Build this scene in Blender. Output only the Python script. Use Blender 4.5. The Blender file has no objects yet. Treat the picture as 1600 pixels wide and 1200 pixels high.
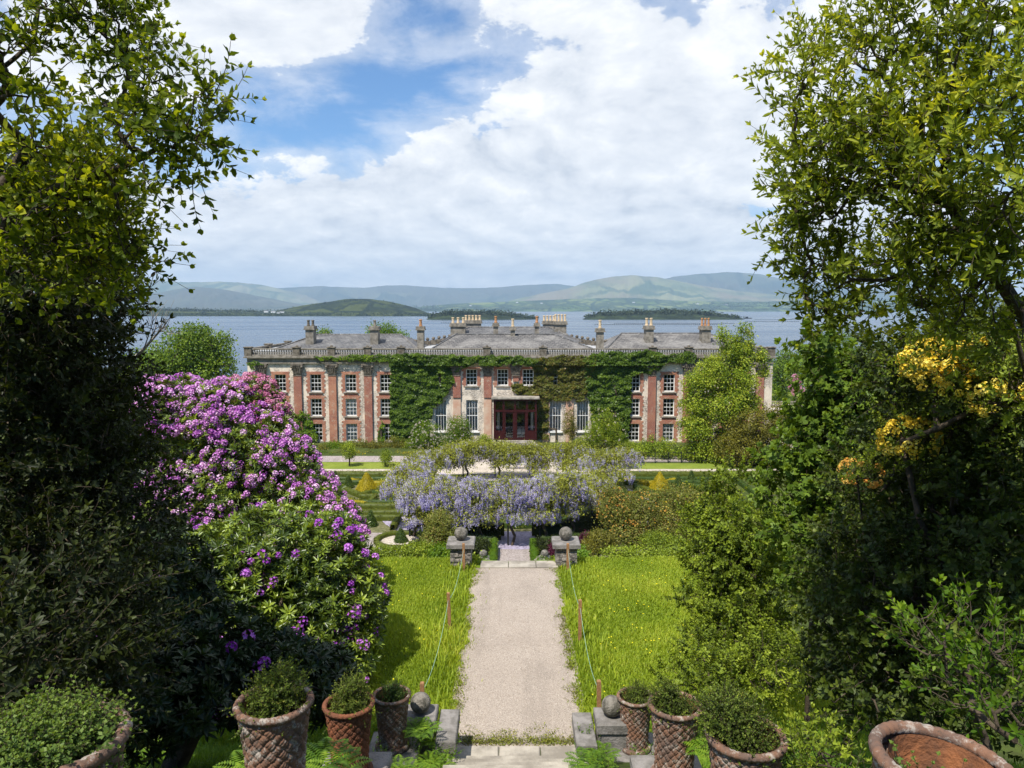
import bpy, math, random
import numpy as np
from math import sin, cos, tan, pi, radians, atan2, sqrt
from mathutils import Vector, noise as mnoise

# ------------------------------------------------------------------ camera, light, exposure
SC = bpy.context.scene
CAMZ, PITCH, FPX = 15.0, radians(5.81), 1150.0
cam_data = bpy.data.cameras.new("camera"); cam = bpy.data.objects.new("camera", cam_data)
SC.collection.objects.link(cam); SC.camera = cam
cam.location = (0, 0, CAMZ); cam.rotation_euler = (pi / 2 - PITCH, 0, 0)
cam_data.sensor_width = 36; cam_data.lens = FPX / 1600 * 36
cam_data.clip_start = 0.05; cam_data.clip_end = 60000
SC.view_settings.view_transform = 'Standard'; SC.view_settings.look = 'None'
SC.view_settings.exposure = 0.42; SC.view_settings.gamma = 1.0
SC.render.engine = 'CYCLES'
SC.cycles.use_denoising = True
SC.cycles.max_bounces = 5; SC.cycles.diffuse_bounces = 3; SC.cycles.glossy_bounces = 2
SC.cycles.transmission_bounces = 3; SC.cycles.transparent_max_bounces = 8; SC.cycles.volume_bounces = 0
SC.cycles.sample_clamp_indirect = 6

SUN = Vector((-0.27, -0.42, 0.86)).normalized()
sd = bpy.data.lights.new("sun", 'SUN'); so = bpy.data.objects.new("sun", sd); SC.collection.objects.link(so)
sd.energy = 4.9; sd.angle = radians(0.5); sd.color = (1.0, 0.945, 0.85)
so.rotation_euler = SUN.to_track_quat('Z', 'Y').to_euler(); so.location = (-30, -30, 80)

# ---- node helper
class NT:
    def __init__(s, nt): s.nt = nt; s.n = nt.nodes; s.l = nt.links
    def node(s, typ, **kw):
        n = s.n.new(typ)
        for k, v in kw.items(): setattr(n, k, v)
        return n
    def put(s, sock, v):
        if isinstance(v, bpy.types.NodeSocket): s.l.new(v, sock)
        else:
            try: sock.default_value = v
            except Exception: sock.default_value = tuple(v) + (1.0,)
    def math(s, op, a, b=0.0, c=None, clamp=False):
        n = s.node('ShaderNodeMath', operation=op, use_clamp=clamp)
        s.put(n.inputs[0], a); s.put(n.inputs[1], b)
        if c is not None: s.put(n.inputs[2], c)
        return n.outputs[0]
    def vmath(s, op, a, b=None, scale=None):
        n = s.node('ShaderNodeVectorMath', operation=op); s.put(n.inputs[0], a)
        if b is not None: s.put(n.inputs[1], b)
        if scale is not None: s.put(n.inputs['Scale'], scale)
        return n.outputs[0]
    def mix(s, f, a, b, blend='MIX'):
        n = s.node('ShaderNodeMix', data_type='RGBA', blend_type=blend)
        s.put(n.inputs[0], f); s.put(n.inputs[6], a if isinstance(a, bpy.types.NodeSocket) else tuple(a)[:3] + (1,))
        s.put(n.inputs[7], b if isinstance(b, bpy.types.NodeSocket) else tuple(b)[:3] + (1,))
        return n.outputs[2]
    def noise(s, vec, scale, detail=4, rough=0.5, dist=0.0, out=0):
        n = s.node('ShaderNodeTexNoise'); n.inputs['Scale'].default_value = scale
        n.inputs['Detail'].default_value = detail; n.inputs['Roughness'].default_value = rough
        n.inputs['Distortion'].default_value = dist
        if vec is not None: s.l.new(vec, n.inputs['Vector'])
        return n.outputs[out]
    def vor(s, vec, scale, feature='F1', out='Distance'):
        n = s.node('ShaderNodeTexVoronoi', feature=feature); n.inputs['Scale'].default_value = scale
        if vec is not None: s.l.new(vec, n.inputs['Vector'])
        return n.outputs[out]
    def step(s, v, a, b):
        n = s.node('ShaderNodeMapRange', interpolation_type='SMOOTHSTEP'); s.put(n.inputs[0], v)
        n.inputs[1].default_value = a; n.inputs[2].default_value = b
        return n.outputs[0]
    def ramp(s, v, stops):
        n = s.node('ShaderNodeValToRGB'); s.put(n.inputs[0], v)
        cr = n.color_ramp
        while len(cr.elements) < len(stops): cr.elements.new(0.5)
        for e, (p, c) in zip(cr.elements, stops): e.position = p; e.color = tuple(c)[:3] + (1,)
        return n.outputs[0]

# ---- world: Nishita sky with procedural cumulus laid out by direction
W = bpy.data.worlds.new("World"); SC.world = W; W.use_nodes = True
w = NT(W.node_tree); w.n.clear()
wo = w.node('ShaderNodeOutputWorld')
sky = w.node('ShaderNodeTexSky', sky_type='NISHITA'); sky.sun_disc = False
sky.sun_elevation = math.asin(SUN.z); sky.sun_rotation = atan2(SUN.x, SUN.y); sky.altitude = 20
sky.air_density = 1.0; sky.dust_density = 0.5; sky.ozone_density = 1.6
tc = w.node('ShaderNodeTexCoord'); gen = tc.outputs['Generated']
sx = w.node('ShaderNodeSeparateXYZ'); w.l.new(gen, sx.inputs[0]); X, Y, Z = sx.outputs
zz = w.math('ADD', w.math('MAXIMUM', Z, 0.0), 0.36)
cx = w.math('DIVIDE', X, zz); cy = w.math('DIVIDE', Y, zz)
cv = w.node('ShaderNodeCombineXYZ'); w.l.new(cx, cv.inputs[0]); w.l.new(cy, cv.inputs[1]); cvec = cv.outputs[0]
ay = w.math('MAXIMUM', Y, 0.05); A = w.math('DIVIDE', X, ay); E = w.math('DIVIDE', Z, ay)
def blob(px, py, rx, ry, ang=0.0):
    a0, e0 = (px - 800) / 1150, (483 - py) / 1150
    da, de = w.math('SUBTRACT', A, a0), w.math('SUBTRACT', E, e0)
    c_, s_ = cos(radians(ang)), sin(radians(ang))
    u = w.math('DIVIDE', w.math('ADD', w.math('MULTIPLY', da, c_), w.math('MULTIPLY', de, s_)), rx / 1150)
    v = w.math('DIVIDE', w.math('SUBTRACT', w.math('MULTIPLY', de, c_), w.math('MULTIPLY', da, s_)), ry / 1150)
    q = w.math('ADD', w.math('MULTIPLY', u, u), w.math('MULTIPLY', v, v))
    return w.math('POWER', 2.718, w.math('MULTIPLY', q, -1.0))
bias = None
for amp, b in ((0.17, (430, 45, 190, 60, -10)), (-0.26, (650, 150, 190, 50, 12)), (-0.13, (660, 40, 60, 50, 0)), (-0.15, (330, 190, 150, 45, 20)), (-0.05, (60, 220, 150, 70, 0)),
               (0.17, (980, 180, 230, 120, 0)), (0.15, (760, 290, 330, 60, 0)), (0.15, (400, 350, 190, 45, 0)),
               (0.12, (1150, 120, 90, 60, 0)), (-0.07, (1240, 30, 80, 50, 0)), (0.18, (700, 405, 700, 45, 0)), (0.08, (1050, 330, 200, 60, 0)), (-0.07, (560, 220, 90, 22, 0)), (-0.10, (350, 260, 120, 25, 8))):
    t = w.math('MULTIPLY', blob(*b), amp); bias = t if bias is None else w.math('ADD', bias, t)
# unseen clouds behind the viewer thinned to limit the ambient light
behind = w.math('MULTIPLY', w.step(Y, 0.1, -0.4), -0.30)
warp = w.vmath('SCALE', w.vmath('SUBTRACT', w.noise(cvec, 1.8, 3, 0.5, out=1), (0.5, 0.5, 0.5)), scale=0.22)
wv = w.vmath('ADD', cvec, warp)
def cloudfield(vec):
    n1 = w.noise(vec, 2.5, 12, 0.60, 0.0); n2 = w.noise(vec, 9.0, 10, 0.64)
    return w.math('ADD', w.math('MULTIPLY', n1, 0.76), w.math('MULTIPLY', n2, 0.24))
f0 = cloudfield(wv); f1 = cloudfield(w.vmath('ADD', wv, (-0.03, 0.055, 0.0)))
dens = w.math('ADD', w.math('ADD', f0, bias), behind)
cover = w.step(dens, 0.455, 0.515)
thin = w.math('MULTIPLY', w.step(dens, 0.32, 0.50), 0.5)
cov = w.math('MAXIMUM', cover, thin)
# thick parts of a cloud seen from below are greyer, sun side whiter
shade = w.math('ADD', 0.66, w.math('MULTIPLY', w.math('SUBTRACT', f0, f1), 4.2))
shade = w.math('SUBTRACT', shade, w.math('MULTIPLY', w.step(dens, 0.58, 0.80), 0.16), clamp=True)
ccol = w.ramp(shade, [(0.0, (0.54, 0.59, 0.67)), (0.45, (0.76, 0.79, 0.84)), (0.75, (0.87, 0.89, 0.92)), (1.0, (1.0, 1.0, 1.0))])
bg1 = w.node('ShaderNodeBackground'); w.put(bg1.inputs[1], 0.10)
w.l.new(w.mix(1.0, sky.outputs[0], (0.66, 0.95, 1.22), 'MULTIPLY'), bg1.inputs[0])
bg2 = w.node('ShaderNodeBackground'); w.l.new(ccol, bg2.inputs[0]); w.put(bg2.inputs[1], 0.86)
ms = w.node('ShaderNodeMixShader'); w.l.new(w.math('MULTIPLY', cov, w.step(Z, -0.02, 0.0)), ms.inputs[0])
w.l.new(bg1.outputs[0], ms.inputs[1]); w.l.new(bg2.outputs[0], ms.inputs[2]); w.l.new(ms.outputs[0], wo.inputs[0])

# ------------------------------------------------------------------ helpers
rng = np.random.default_rng(11); random.seed(5)
COL = SC.collection
def ray(px, py):
    u, v = (px - 800) / FPX, (py - 600) / FPX
    return np.array([u, cos(PITCH) - v * sin(PITCH), -sin(PITCH) - v * cos(PITCH)])
def pt(px, py, d):                      # the point seen there at the distance d
    r = ray(px, py); r = r * d / r[1]; r[2] += CAMZ; return r
def gp(px, py, z):                      # the point of the level z seen there
    r = ray(px, py); r = r * (z - CAMZ) / r[2]; r[2] += CAMZ; return r
def mpp(d, z=6.0): return (d * cos(PITCH) + (CAMZ - z) * sin(PITCH)) / FPX   # metres per pixel

ORG = {}
def org(o): return ORG.get(o.name, np.zeros(3)) if o is not None else np.zeros(3)
def thing(name, label, cat, loc=(0, 0, 0), group=None):
    o = bpy.data.objects.new(name, None); COL.objects.link(o); o.location = tuple(float(v) for v in loc)
    o.empty_display_size = 0.3
    o['label'] = label; o['category'] = cat
    if group: o['group'] = group
    ORG[o.name] = np.array(loc, float); return o
def tag(o, label=None, cat=None, group=None, kind=None):
    for k, v in (('label', label), ('category', cat), ('group', group), ('kind', kind)):
        if v: o[k] = v
    return o
def link(name, me, parent):
    o = bpy.data.objects.new(name, me); COL.objects.link(o)
    if parent is not None: o.parent = parent
    ORG[o.name] = org(parent); return o
def mesh_np(name, V, Fq, mats, parent=None, tint=None, mi=None, smooth=False, tri=False):
    V = np.asarray(V, np.float64) - org(parent); Fq = np.asarray(Fq, np.int32); k = Fq.shape[1]
    me = bpy.data.meshes.new(name); me.vertices.add(len(V)); me.vertices.foreach_set('co', V.astype(np.float32).ravel())
    me.loops.add(Fq.size); me.loops.foreach_set('vertex_index', Fq.ravel())
    me.polygons.add(len(Fq)); me.polygons.foreach_set('loop_start', np.arange(len(Fq), dtype=np.int32) * k)
    if mi is not None: me.polygons.foreach_set('material_index', np.asarray(mi, np.int32))
    if smooth: me.polygons.foreach_set('use_smooth', np.ones(len(Fq), bool))
    me.update(calc_edges=True)
    if tint is not None:
        a = me.attributes.new('tint', 'FLOAT', 'FACE'); a.data.foreach_set('value', np.asarray(tint, np.float32))
    for m in (mats if isinstance(mats, (list, tuple)) else [mats]): me.materials.append(m)
    return link(name, me, parent)
class MB:
    def __init__(s): s.v = []; s.f = []; s.m = []
    def add(s, vs, fs, m=0):
        o = len(s.v); s.v += [tuple(float(c) for c in p) for p in vs]; s.f += [tuple(o + i for i in f) for f in fs]; s.m += [m] * len(fs); return s
    def box(s, x0, x1, y0, y1, z0, z1, m=0):
        return s.add([(x0, y0, z0), (x1, y0, z0), (x1, y1, z0), (x0, y1, z0), (x0, y0, z1), (x1, y0, z1), (x1, y1, z1), (x0, y1, z1)],
                     [(0, 3, 2, 1), (4, 5, 6, 7), (0, 1, 5, 4), (1, 2, 6, 5), (2, 3, 7, 6), (3, 0, 4, 7)], m)
    def bbox(s, x0, x1, y0, y1, z0, z1, b=0.02, m=0):  # box with chamfered top edges
        vs = []
        for z, i in ((z0, 0), (z1 - b, 0), (z1, b)):
            vs += [(x0 + i, y0 + i, z), (x1 - i, y0 + i, z), (x1 - i, y1 - i, z), (x0 + i, y1 - i, z)]
        fs = [(0, 3, 2, 1), (8, 9, 10, 11)]
        for r in (0, 4):
            for k in range(4): fs.append((r + k, r + (k + 1) % 4, r + 4 + (k + 1) % 4, r + 4 + k))
        return s.add(vs, fs, m)
    def lathe(s, prof, c=(0, 0, 0), n=16, m=0):
        o = []; fs = []
        for r, z in prof:
            for k in range(n): a = 2 * pi * k / n; o.append((c[0] + r * cos(a), c[1] + r * sin(a), c[2] + z))
        for j in range(len(prof) - 1):
            for k in range(n): fs.append((j * n + k, j * n + (k + 1) % n, (j + 1) * n + (k + 1) % n, (j + 1) * n + k))
        fs.append(tuple(range(n))[::-1]); fs.append(tuple((len(prof) - 1) * n + k for k in range(n)))
        return s.add(o, fs, m)
    def tube(s, pts, r, n=6, m=0):
        pts = [Vector(p) for p in pts]; rr = r if isinstance(r, (list, tuple)) else [r] * len(pts); o = []; fs = []
        for i, p in enumerate(pts):
            d = (pts[min(i + 1, len(pts) - 1)] - pts[max(i - 1, 0)]).normalized()
            a = d.orthogonal().normalized() if i == 0 else (a - d * a.dot(d)).normalized(); b = d.cross(a)
            for k in range(n): t = 2 * pi * k / n; o.append(p + (a * cos(t) + b * sin(t)) * rr[i])
        for i in range(len(pts) - 1):
            for k in range(n): fs.append((i * n + k, i * n + (k + 1) % n, (i + 1) * n + (k + 1) % n, (i + 1) * n + k))
        fs.append(tuple(range(n))[::-1]); fs.append(tuple((len(pts) - 1) * n + k for k in range(n)))
        return s.add(o, fs, m)
    def ball(s, c, r, nu=20, nv=12, sq=1.0, m=0):
        pr = [(r * sin(pi * j / nv) + 1e-4, -r * sq * cos(pi * j / nv)) for j in range(nv + 1)]
        return s.lathe(pr, c, nu, m)
    def build(s, name, mats, parent=None, smooth=False):
        g = org(parent); me = bpy.data.meshes.new(name)
        me.from_pydata([(p[0] - g[0], p[1] - g[1], p[2] - g[2]) for p in s.v], [], s.f)
        for m in (mats if isinstance(mats, (list, tuple)) else [mats]): me.materials.append(m)
        for p, m in zip(me.polygons, s.m): p.material_index = m; p.use_smooth = smooth
        me.update(); return link(name, me, parent)

# ------------------------------------------------------------------ materials
def newmat(name):
    m = bpy.data.materials.new(name); m.use_nodes = True; n = NT(m.node_tree); b = n.n['Principled BSDF']
    t = n.node('ShaderNodeTexCoord'); return m, n, b, t.outputs['Object']
def simple(name, col, rough=0.8, var=0.25, scale=6.0, bump=0.0, bscale=None, col2=None, metal=0.0, spec=0.3):
    m, n, b, oc = newmat(name)
    c2 = col2 or tuple(c * (1 - var) for c in col)
    f = n.step(n.noise(oc, scale, 6, 0.6), 0.35, 0.65)
    n.put(b.inputs['Base Color'], n.mix(f, col, c2)); b.inputs['Roughness'].default_value = rough
    b.inputs['Metallic'].default_value = metal; b.inputs['Specular IOR Level'].default_value = spec
    if bump:
        bp = n.node('ShaderNodeBump'); bp.inputs['Strength'].default_value = bump; bp.inputs['Distance'].default_value = 0.05
        n.l.new(n.noise(oc, bscale or scale * 6, 5, 0.6), bp.inputs['Height']); n.l.new(bp.outputs[0], b.inputs['Normal'])
    return m
def leafmat(name, stops, trans=0.35, rough=0.5, spec=0.22, tcol=None):
    m, n, b, oc = newmat(name); at = n.node('ShaderNodeAttribute'); at.attribute_name = 'tint'
    k = max(1, len(stops) - 1); c = n.ramp(at.outputs['Fac'], [(i / k, s) for i, s in enumerate(stops)])
    n.put(b.inputs['Base Color'], c); b.inputs['Roughness'].default_value = rough; b.inputs['Specular IOR Level'].default_value = spec
    tr = n.node('ShaderNodeBsdfTranslucent')
    n.put(tr.inputs[0], n.mix(1.0, c, tcol or (1.5, 1.35, 0.5), 'MULTIPLY'))
    mx = n.node('ShaderNodeMixShader'); mx.inputs[0].default_value = trans
    n.l.new(b.outputs[0], mx.inputs[1]); n.l.new(tr.outputs[0], mx.inputs[2]); n.l.new(mx.outputs[0], n.n['Material Output'].inputs[0])
    return m
BARK = simple('bark', (0.10, 0.075, 0.05), 0.9, 0.5, 8, 0.5)
BARKG = simple('grey_bark', (0.19, 0.17, 0.14), 0.9, 0.4, 8, 0.4)
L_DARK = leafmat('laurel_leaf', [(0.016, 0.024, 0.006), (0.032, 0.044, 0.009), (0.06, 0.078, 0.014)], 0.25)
L_NEARL = leafmat('alder_leaf', [(0.05, 0.085, 0.008), (0.13, 0.18, 0.012), (0.24, 0.30, 0.018), (0.38, 0.40, 0.03)], 0.5)
L_WILLOW = leafmat('willow_leaf', [(0.085, 0.12, 0.014), (0.19, 0.25, 0.024), (0.31, 0.37, 0.035), (0.48, 0.50, 0.07)], 0.5)
L_RHODO = leafmat('rhododendron_leaf', [(0.035, 0.06, 0.010), (0.085, 0.13, 0.016), (0.19, 0.26, 0.025), (0.36, 0.44, 0.05)], 0.25, 0.35, 0.5)
L_MAPLE = leafmat('maple_leaf', [(0.07, 0.12, 0.016), (0.14, 0.225, 0.026), (0.23, 0.32, 0.04)], 0.4)
L_BUSH = leafmat('bush_leaf', [(0.085, 0.125, 0.012), (0.20, 0.27, 0.024), (0.37, 0.44, 0.045)], 0.35)
L_BRIGHT = leafmat('lime_leaf', [(0.05, 0.11, 0.008), (0.12, 0.21, 0.012), (0.24, 0.33, 0.02)], 0.4)
L_OLIVE = leafmat('olive_leaf', [(0.06, 0.068, 0.010), (0.15, 0.14, 0.02), (0.28, 0.26, 0.035)], 0.3)
L_IVY = leafmat('ivy_leaf', [(0.030, 0.060, 0.007), (0.075, 0.13, 0.011), (0.14, 0.21, 0.016)], 0.25, 0.4)
L_CREEP = leafmat('creeper_leaf', [(0.055, 0.048, 0.012), (0.11, 0.095, 0.016), (0.12, 0.15, 0.02), (0.20, 0.14, 0.03)], 0.3, 0.4)
L_RUST = leafmat('rusty_leaf', [(0.09, 0.095, 0.02), (0.17, 0.175, 0.035), (0.19, 0.23, 0.035), (0.30, 0.22, 0.07)], 0.3)
L_PURPLE = leafmat('purple_leaf', [(0.05, 0.008, 0.02), (0.11, 0.015, 0.045)], 0.25, tcol=(1.6, 0.5, 0.8))
L_BOX = leafmat('box_hedge_leaf', [(0.06, 0.085, 0.01), (0.13, 0.15, 0.016), (0.24, 0.23, 0.02)], 0.2)
L_GOLD = leafmat('golden_leaf', [(0.24, 0.20, 0.008), (0.45, 0.36, 0.012), (0.62, 0.50, 0.03)], 0.25)
L_CONE = leafmat('topiary_leaf', [(0.03, 0.06, 0.012), (0.075, 0.12, 0.018), (0.13, 0.18, 0.03)], 0.2)
L_FERN = leafmat('fern_leaf', [(0.07, 0.15, 0.015), (0.14, 0.25, 0.02), (0.25, 0.36, 0.03)], 0.4)
L_GRASS = leafmat('grass_blade', [(0.135, 0.20, 0.014), (0.25, 0.345, 0.024), (0.37, 0.45, 0.04), (0.50, 0.50, 0.08)], 0.4, 0.5)
P_RHODO = leafmat('purple_petal', [(0.36, 0.06, 0.42), (0.60, 0.19, 0.60), (0.80, 0.42, 0.74), (0.92, 0.70, 0.86)], 0.3, 0.6, 0.2, (1.15, 0.85, 1.2))
P_VIOLET = leafmat('violet_petal', [(0.28, 0.04, 0.40), (0.50, 0.12, 0.62), (0.70, 0.32, 0.78)], 0.3, 0.6, 0.2, (1.15, 0.85, 1.2))
P_PINKB = leafmat('pink_petal', [(0.42, 0.08, 0.20), (0.66, 0.26, 0.42), (0.80, 0.48, 0.62)], 0.3, 0.6, 0.2, (1.15, 0.8, 0.9))
P_WIST = leafmat('wisteria_petal', [(0.30, 0.26, 0.54), (0.46, 0.42, 0.68), (0.64, 0.60, 0.76), (0.56, 0.53, 0.52)], 0.3, 0.6, 0.2, (1.0, 1.0, 1.1))
P_YEL = leafmat('yellow_petal', [(0.80, 0.52, 0.03), (0.90, 0.70, 0.06), (0.92, 0.82, 0.22)], 0.3, 0.6, 0.2, (1.1, 1.0, 0.6))
P_ORG = leafmat('orange_petal', [(0.72, 0.25, 0.05), (0.82, 0.44, 0.08), (0.85, 0.60, 0.15)], 0.3, 0.6, 0.2, (1.1, 1.0, 0.6))
P_WHITE = leafmat('cream_petal', [(0.42, 0.38, 0.24), (0.62, 0.55, 0.46), (0.68, 0.62, 0.58)], 0.3, 0.6, 0.2, (1.0, 1.0, 0.9))
P_BUTTER = leafmat('buttercup_petal', [(0.75, 0.62, 0.01), (0.85, 0.75, 0.02)], 0.2, 0.5, 0.3, (1, 1, 0.5))

def wallmat():
    m, n, b, oc = newmat('weathered_render')
    s = n.vmath('MULTIPLY', oc, (1.0, 1.0, 0.8))
    big = n.step(n.noise(s, 0.55, 5, 0.62), 0.42, 0.58); fine = n.noise(s, 5.0, 8, 0.7)
    stones = n.step(n.vor(n.vmath('MULTIPLY', oc, (1, 1, 1.9)), 3.0, 'DISTANCE_TO_EDGE'), 0.02, 0.10)
    render = n.mix(n.step(fine, 0.35, 0.7), (0.80, 0.70, 0.57), (0.68, 0.57, 0.45))
    rub = n.mix(stones, (0.22, 0.18, 0.14), n.mix(n.noise(oc, 2.5, 3), (0.46, 0.40, 0.33), (0.70, 0.62, 0.52)))
    c = n.mix(big, render, rub)
    c = n.mix(n.math('MULTIPLY', n.step(n.noise(n.vmath('MULTIPLY', oc, (1.4, 1.4, 0.25)), 1.0, 6, 0.7), 0.5, 0.68), 0.42), c, (0.34, 0.28, 0.22))
    n.put(b.inputs['Base Color'], c); b.inputs['Roughness'].default_value = 0.92
    bp = n.node('ShaderNodeBump'); bp.inputs['Strength'].default_value = 0.5; bp.inputs['Distance'].default_value = 0.04
    n.l.new(n.math('ADD', n.math('MULTIPLY', stones, big), fine), bp.inputs['Height']); n.l.new(bp.outputs[0], b.inputs['Normal']); return m
def brickmat(name, c1, c2, fade):
    m, n, b, oc = newmat(name); sp = n.node('ShaderNodeSeparateXYZ'); n.l.new(oc, sp.inputs[0])
    cb = n.node('ShaderNodeCombineXYZ'); n.l.new(n.math('ADD', sp.outputs[0], sp.outputs[1]), cb.inputs[0]); n.l.new(sp.outputs[2], cb.inputs[1])
    br = n.node('ShaderNodeTexBrick'); n.l.new(cb.outputs[0], br.inputs[0])
    br.inputs['Color1'].default_value = c1 + (1,); br.inputs['Color2'].default_value = c2 + (1,); br.inputs['Mortar'].default_value = (0.50, 0.38, 0.28, 1)
    br.inputs['Scale'].default_value = 1.0; br.inputs['Brick Width'].default_value = 0.24; br.inputs['Row Height'].default_value = 0.09
    br.inputs['Mortar Size'].default_value = 0.008
    c = n.mix(n.math('MULTIPLY', n.step(n.noise(oc, 0.45, 6, 0.68), 0.44, 0.62), fade), br.outputs[0], (0.50, 0.24, 0.14))
    c = n.mix(n.math('MULTIPLY', n.step(n.noise(oc, 2.2, 6, 0.7), 0.52, 0.68), 0.6), c, (0.50, 0.40, 0.30))
    n.put(b.inputs['Base Color'], c); b.inputs['Roughness'].default_value = 0.9
    bp = n.node('ShaderNodeBump'); bp.inputs['Strength'].default_value = 0.4; bp.inputs['Distance'].default_value = 0.03
    n.l.new(br.outputs['Fac'], bp.inputs['Height']); bp.invert = True; n.l.new(bp.outputs[0], b.inputs['Normal']); return m
WALL = wallmat()
BRICK = brickmat('red_brick', (0.36, 0.095, 0.045), (0.26, 0.058, 0.03), 0.6)
BRICKR = brickmat('deep_red_brick', (0.29, 0.05, 0.028), (0.20, 0.032, 0.02), 0.4)
STONE = simple('grey_stone', (0.30, 0.265, 0.215), 0.92, 0.5, 2.5, 0.5, 14, (0.155, 0.135, 0.105))
STONED = simple('carved_stone', (0.21, 0.18, 0.14), 0.92, 0.5, 3.0, 0.5, 14, (0.09, 0.075, 0.055))
STONEL = simple('pale_coping_stone', (0.40, 0.36, 0.30), 0.92, 0.4, 2.0, 0.4, 14, (0.22, 0.195, 0.16))
PLASTER = simple('faded_plaster', (0.62, 0.46, 0.34), 0.92, 0.3, 0.9, 0.2, 14, (0.55, 0.32, 0.22))
WHITE = simple('white_paint', (0.78, 0.77, 0.74), 0.5, 0.08, 5)
MAROON = simple('maroon_paint', (0.045, 0.007, 0.008), 0.4, 0.3, 4)
CURT = simple('curtain_cloth', (0.62, 0.60, 0.56), 0.9, 0.12, 2)
DARKROOM = simple('dark_room', (0.012, 0.011, 0.010), 0.95, 0.2, 2)
TERRA = simple('chimney_terracotta', (0.52, 0.26, 0.12), 0.85, 0.3, 4)
BUFF = simple('chimney_buff', (0.68, 0.52, 0.33), 0.85, 0.25, 4)
LEAD = simple('lead_flashing', (0.42, 0.42, 0.42), 0.6, 0.2, 3)
RUBBERY = simple('iron_paint', (0.02, 0.022, 0.022), 0.5, 0.3, 4)
def glassmat():
    m, n, b, oc = newmat('window_glass'); g = n.node('ShaderNodeBsdfGlossy'); g.inputs['Roughness'].default_value = 0.04
    g.inputs[0].default_value = (0.8, 0.85, 0.9, 1)
    t = n.node('ShaderNodeBsdfTransparent'); mx = n.node('ShaderNodeMixShader'); fr = n.node('ShaderNodeFresnel'); fr.inputs[0].default_value = 1.45
    bp = n.node('ShaderNodeBump'); bp.inputs['Strength'].default_value = 0.08; n.l.new(n.noise(oc, 1.5, 2), bp.inputs['Height']); n.l.new(bp.outputs[0], g.inputs['Normal'])
    n.l.new(n.math('MULTIPLY', fr.outputs[0], 1.3), mx.inputs[0]); n.l.new(t.outputs[0], mx.inputs[1]); n.l.new(g.outputs[0], mx.inputs[2]); n.l.new(mx.outputs[0], n.n['Material Output'].inputs[0]); return m
GLASS = glassmat()
def slatemat(name, base, lich, amt):
    m, n, b, oc = newmat(name); br = n.node('ShaderNodeTexBrick'); n.l.new(oc, br.inputs[0])
    br.inputs['Color1'].default_value = base + (1,); br.inputs['Color2'].default_value = tuple(c * 0.75 for c in base) + (1,)
    br.inputs['Mortar'].default_value = (0.03, 0.03, 0.03, 1); br.inputs['Scale'].default_value = 1.0
    br.inputs['Brick Width'].default_value = 0.42; br.inputs['Row Height'].default_value = 0.5; br.inputs['Mortar Size'].default_value = 0.04
    c = n.mix(n.math('MULTIPLY', n.step(n.noise(oc, 0.45, 7, 0.65), 0.5 - amt * 0.15, 0.62), 0.75), br.outputs[0], lich)
    c = n.mix(n.math('MULTIPLY', n.step(n.noise(n.vmath('MULTIPLY', oc, (3, 3, 3)), 1.0, 6, 0.7), 0.45, 0.6), 0.55), c, (0.075, 0.07, 0.065))
    c = n.mix(n.math('MULTIPLY', n.step(n.noise(n.vmath('MULTIPLY', oc, (2.2, 5, 3)), 1.0, 3, 0.7), 0.58, 0.66), 0.7), c, (0.36, 0.34, 0.31))
    n.put(b.inputs['Base Color'], c); b.inputs['Roughness'].default_value = 0.7
    bp = n.node('ShaderNodeBump'); bp.inputs['Strength'].default_value = 0.6; bp.inputs['Distance'].default_value = 0.03; bp.invert = True
    n.l.new(br.outputs['Fac'], bp.inputs['Height']); n.l.new(bp.outputs[0], b.inputs['Normal']); return m
SLATE = slatemat('slate', (0.115, 0.115, 0.12), (0.18, 0.175, 0.17), 0.4)
SLATEL = slatemat('lichen_slate', (0.135, 0.125, 0.118), (0.25, 0.235, 0.215), 0.6)
def gravelmat(name, a, b_, c, sc=60.0):
    m, n, b, oc = newmat(name)
    v = n.vor(oc, sc, 'F1', 'Color'); g = n.node('ShaderNodeSeparateColor'); n.l.new(v, g.inputs[0])
    col = n.ramp(g.outputs[0], [(0.0, c), (0.35, b_), (1.0, a)])
    col = n.mix(n.math('MULTIPLY', n.step(n.noise(oc, 0.9, 7, 0.65), 0.48, 0.66), 0.30), col, tuple(x * 0.62 for x in b_))
    tr = n.step(n.noise(n.vmath('MULTIPLY', oc, (2.6, 0.12, 1)), 1.0, 4, .6), .46, .62)
    col = n.mix(n.math('MULTIPLY', tr, .28), col, tuple(x * .6 for x in b_))
    col = n.mix(n.math('MULTIPLY', n.step(n.noise(oc, 3.1, 8, .75), .55, .70), .4), col, tuple(x * y for x, y in zip(b_, (.60, .55, .45))))
    n.put(b.inputs['Base Color'], col); b.inputs['Roughness'].default_value = 0.95; b.inputs['Specular IOR Level'].default_value = 0.15
    bp = n.node('ShaderNodeBump'); bp.inputs['Strength'].default_value = 0.6; bp.inputs['Distance'].default_value = 0.015
    n.l.new(n.vor(oc, sc), bp.inputs['Height']); bp.invert = True; n.l.new(bp.outputs[0], b.inputs['Normal']); return m
GRAVEL = gravelmat('pinkish_gravel', (0.435, 0.37, 0.31), (0.355, 0.30, 0.25), (0.21, 0.175, 0.145), 80)
GRAVELF = gravelmat('pale_gravel', (0.58, 0.52, 0.44), (0.46, 0.40, 0.33), (0.34, 0.29, 0.24), 14)
GRAVELP = gravelmat('grey_pink_gravel', (0.40, 0.35, 0.33), (0.31, 0.265, 0.25), (0.22, 0.185, 0.17), 14)
MOSSG = gravelmat('mossy_gravel', (0.20, 0.18, 0.10), (0.12, 0.125, 0.05), (0.07, 0.075, 0.03), 8)
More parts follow.
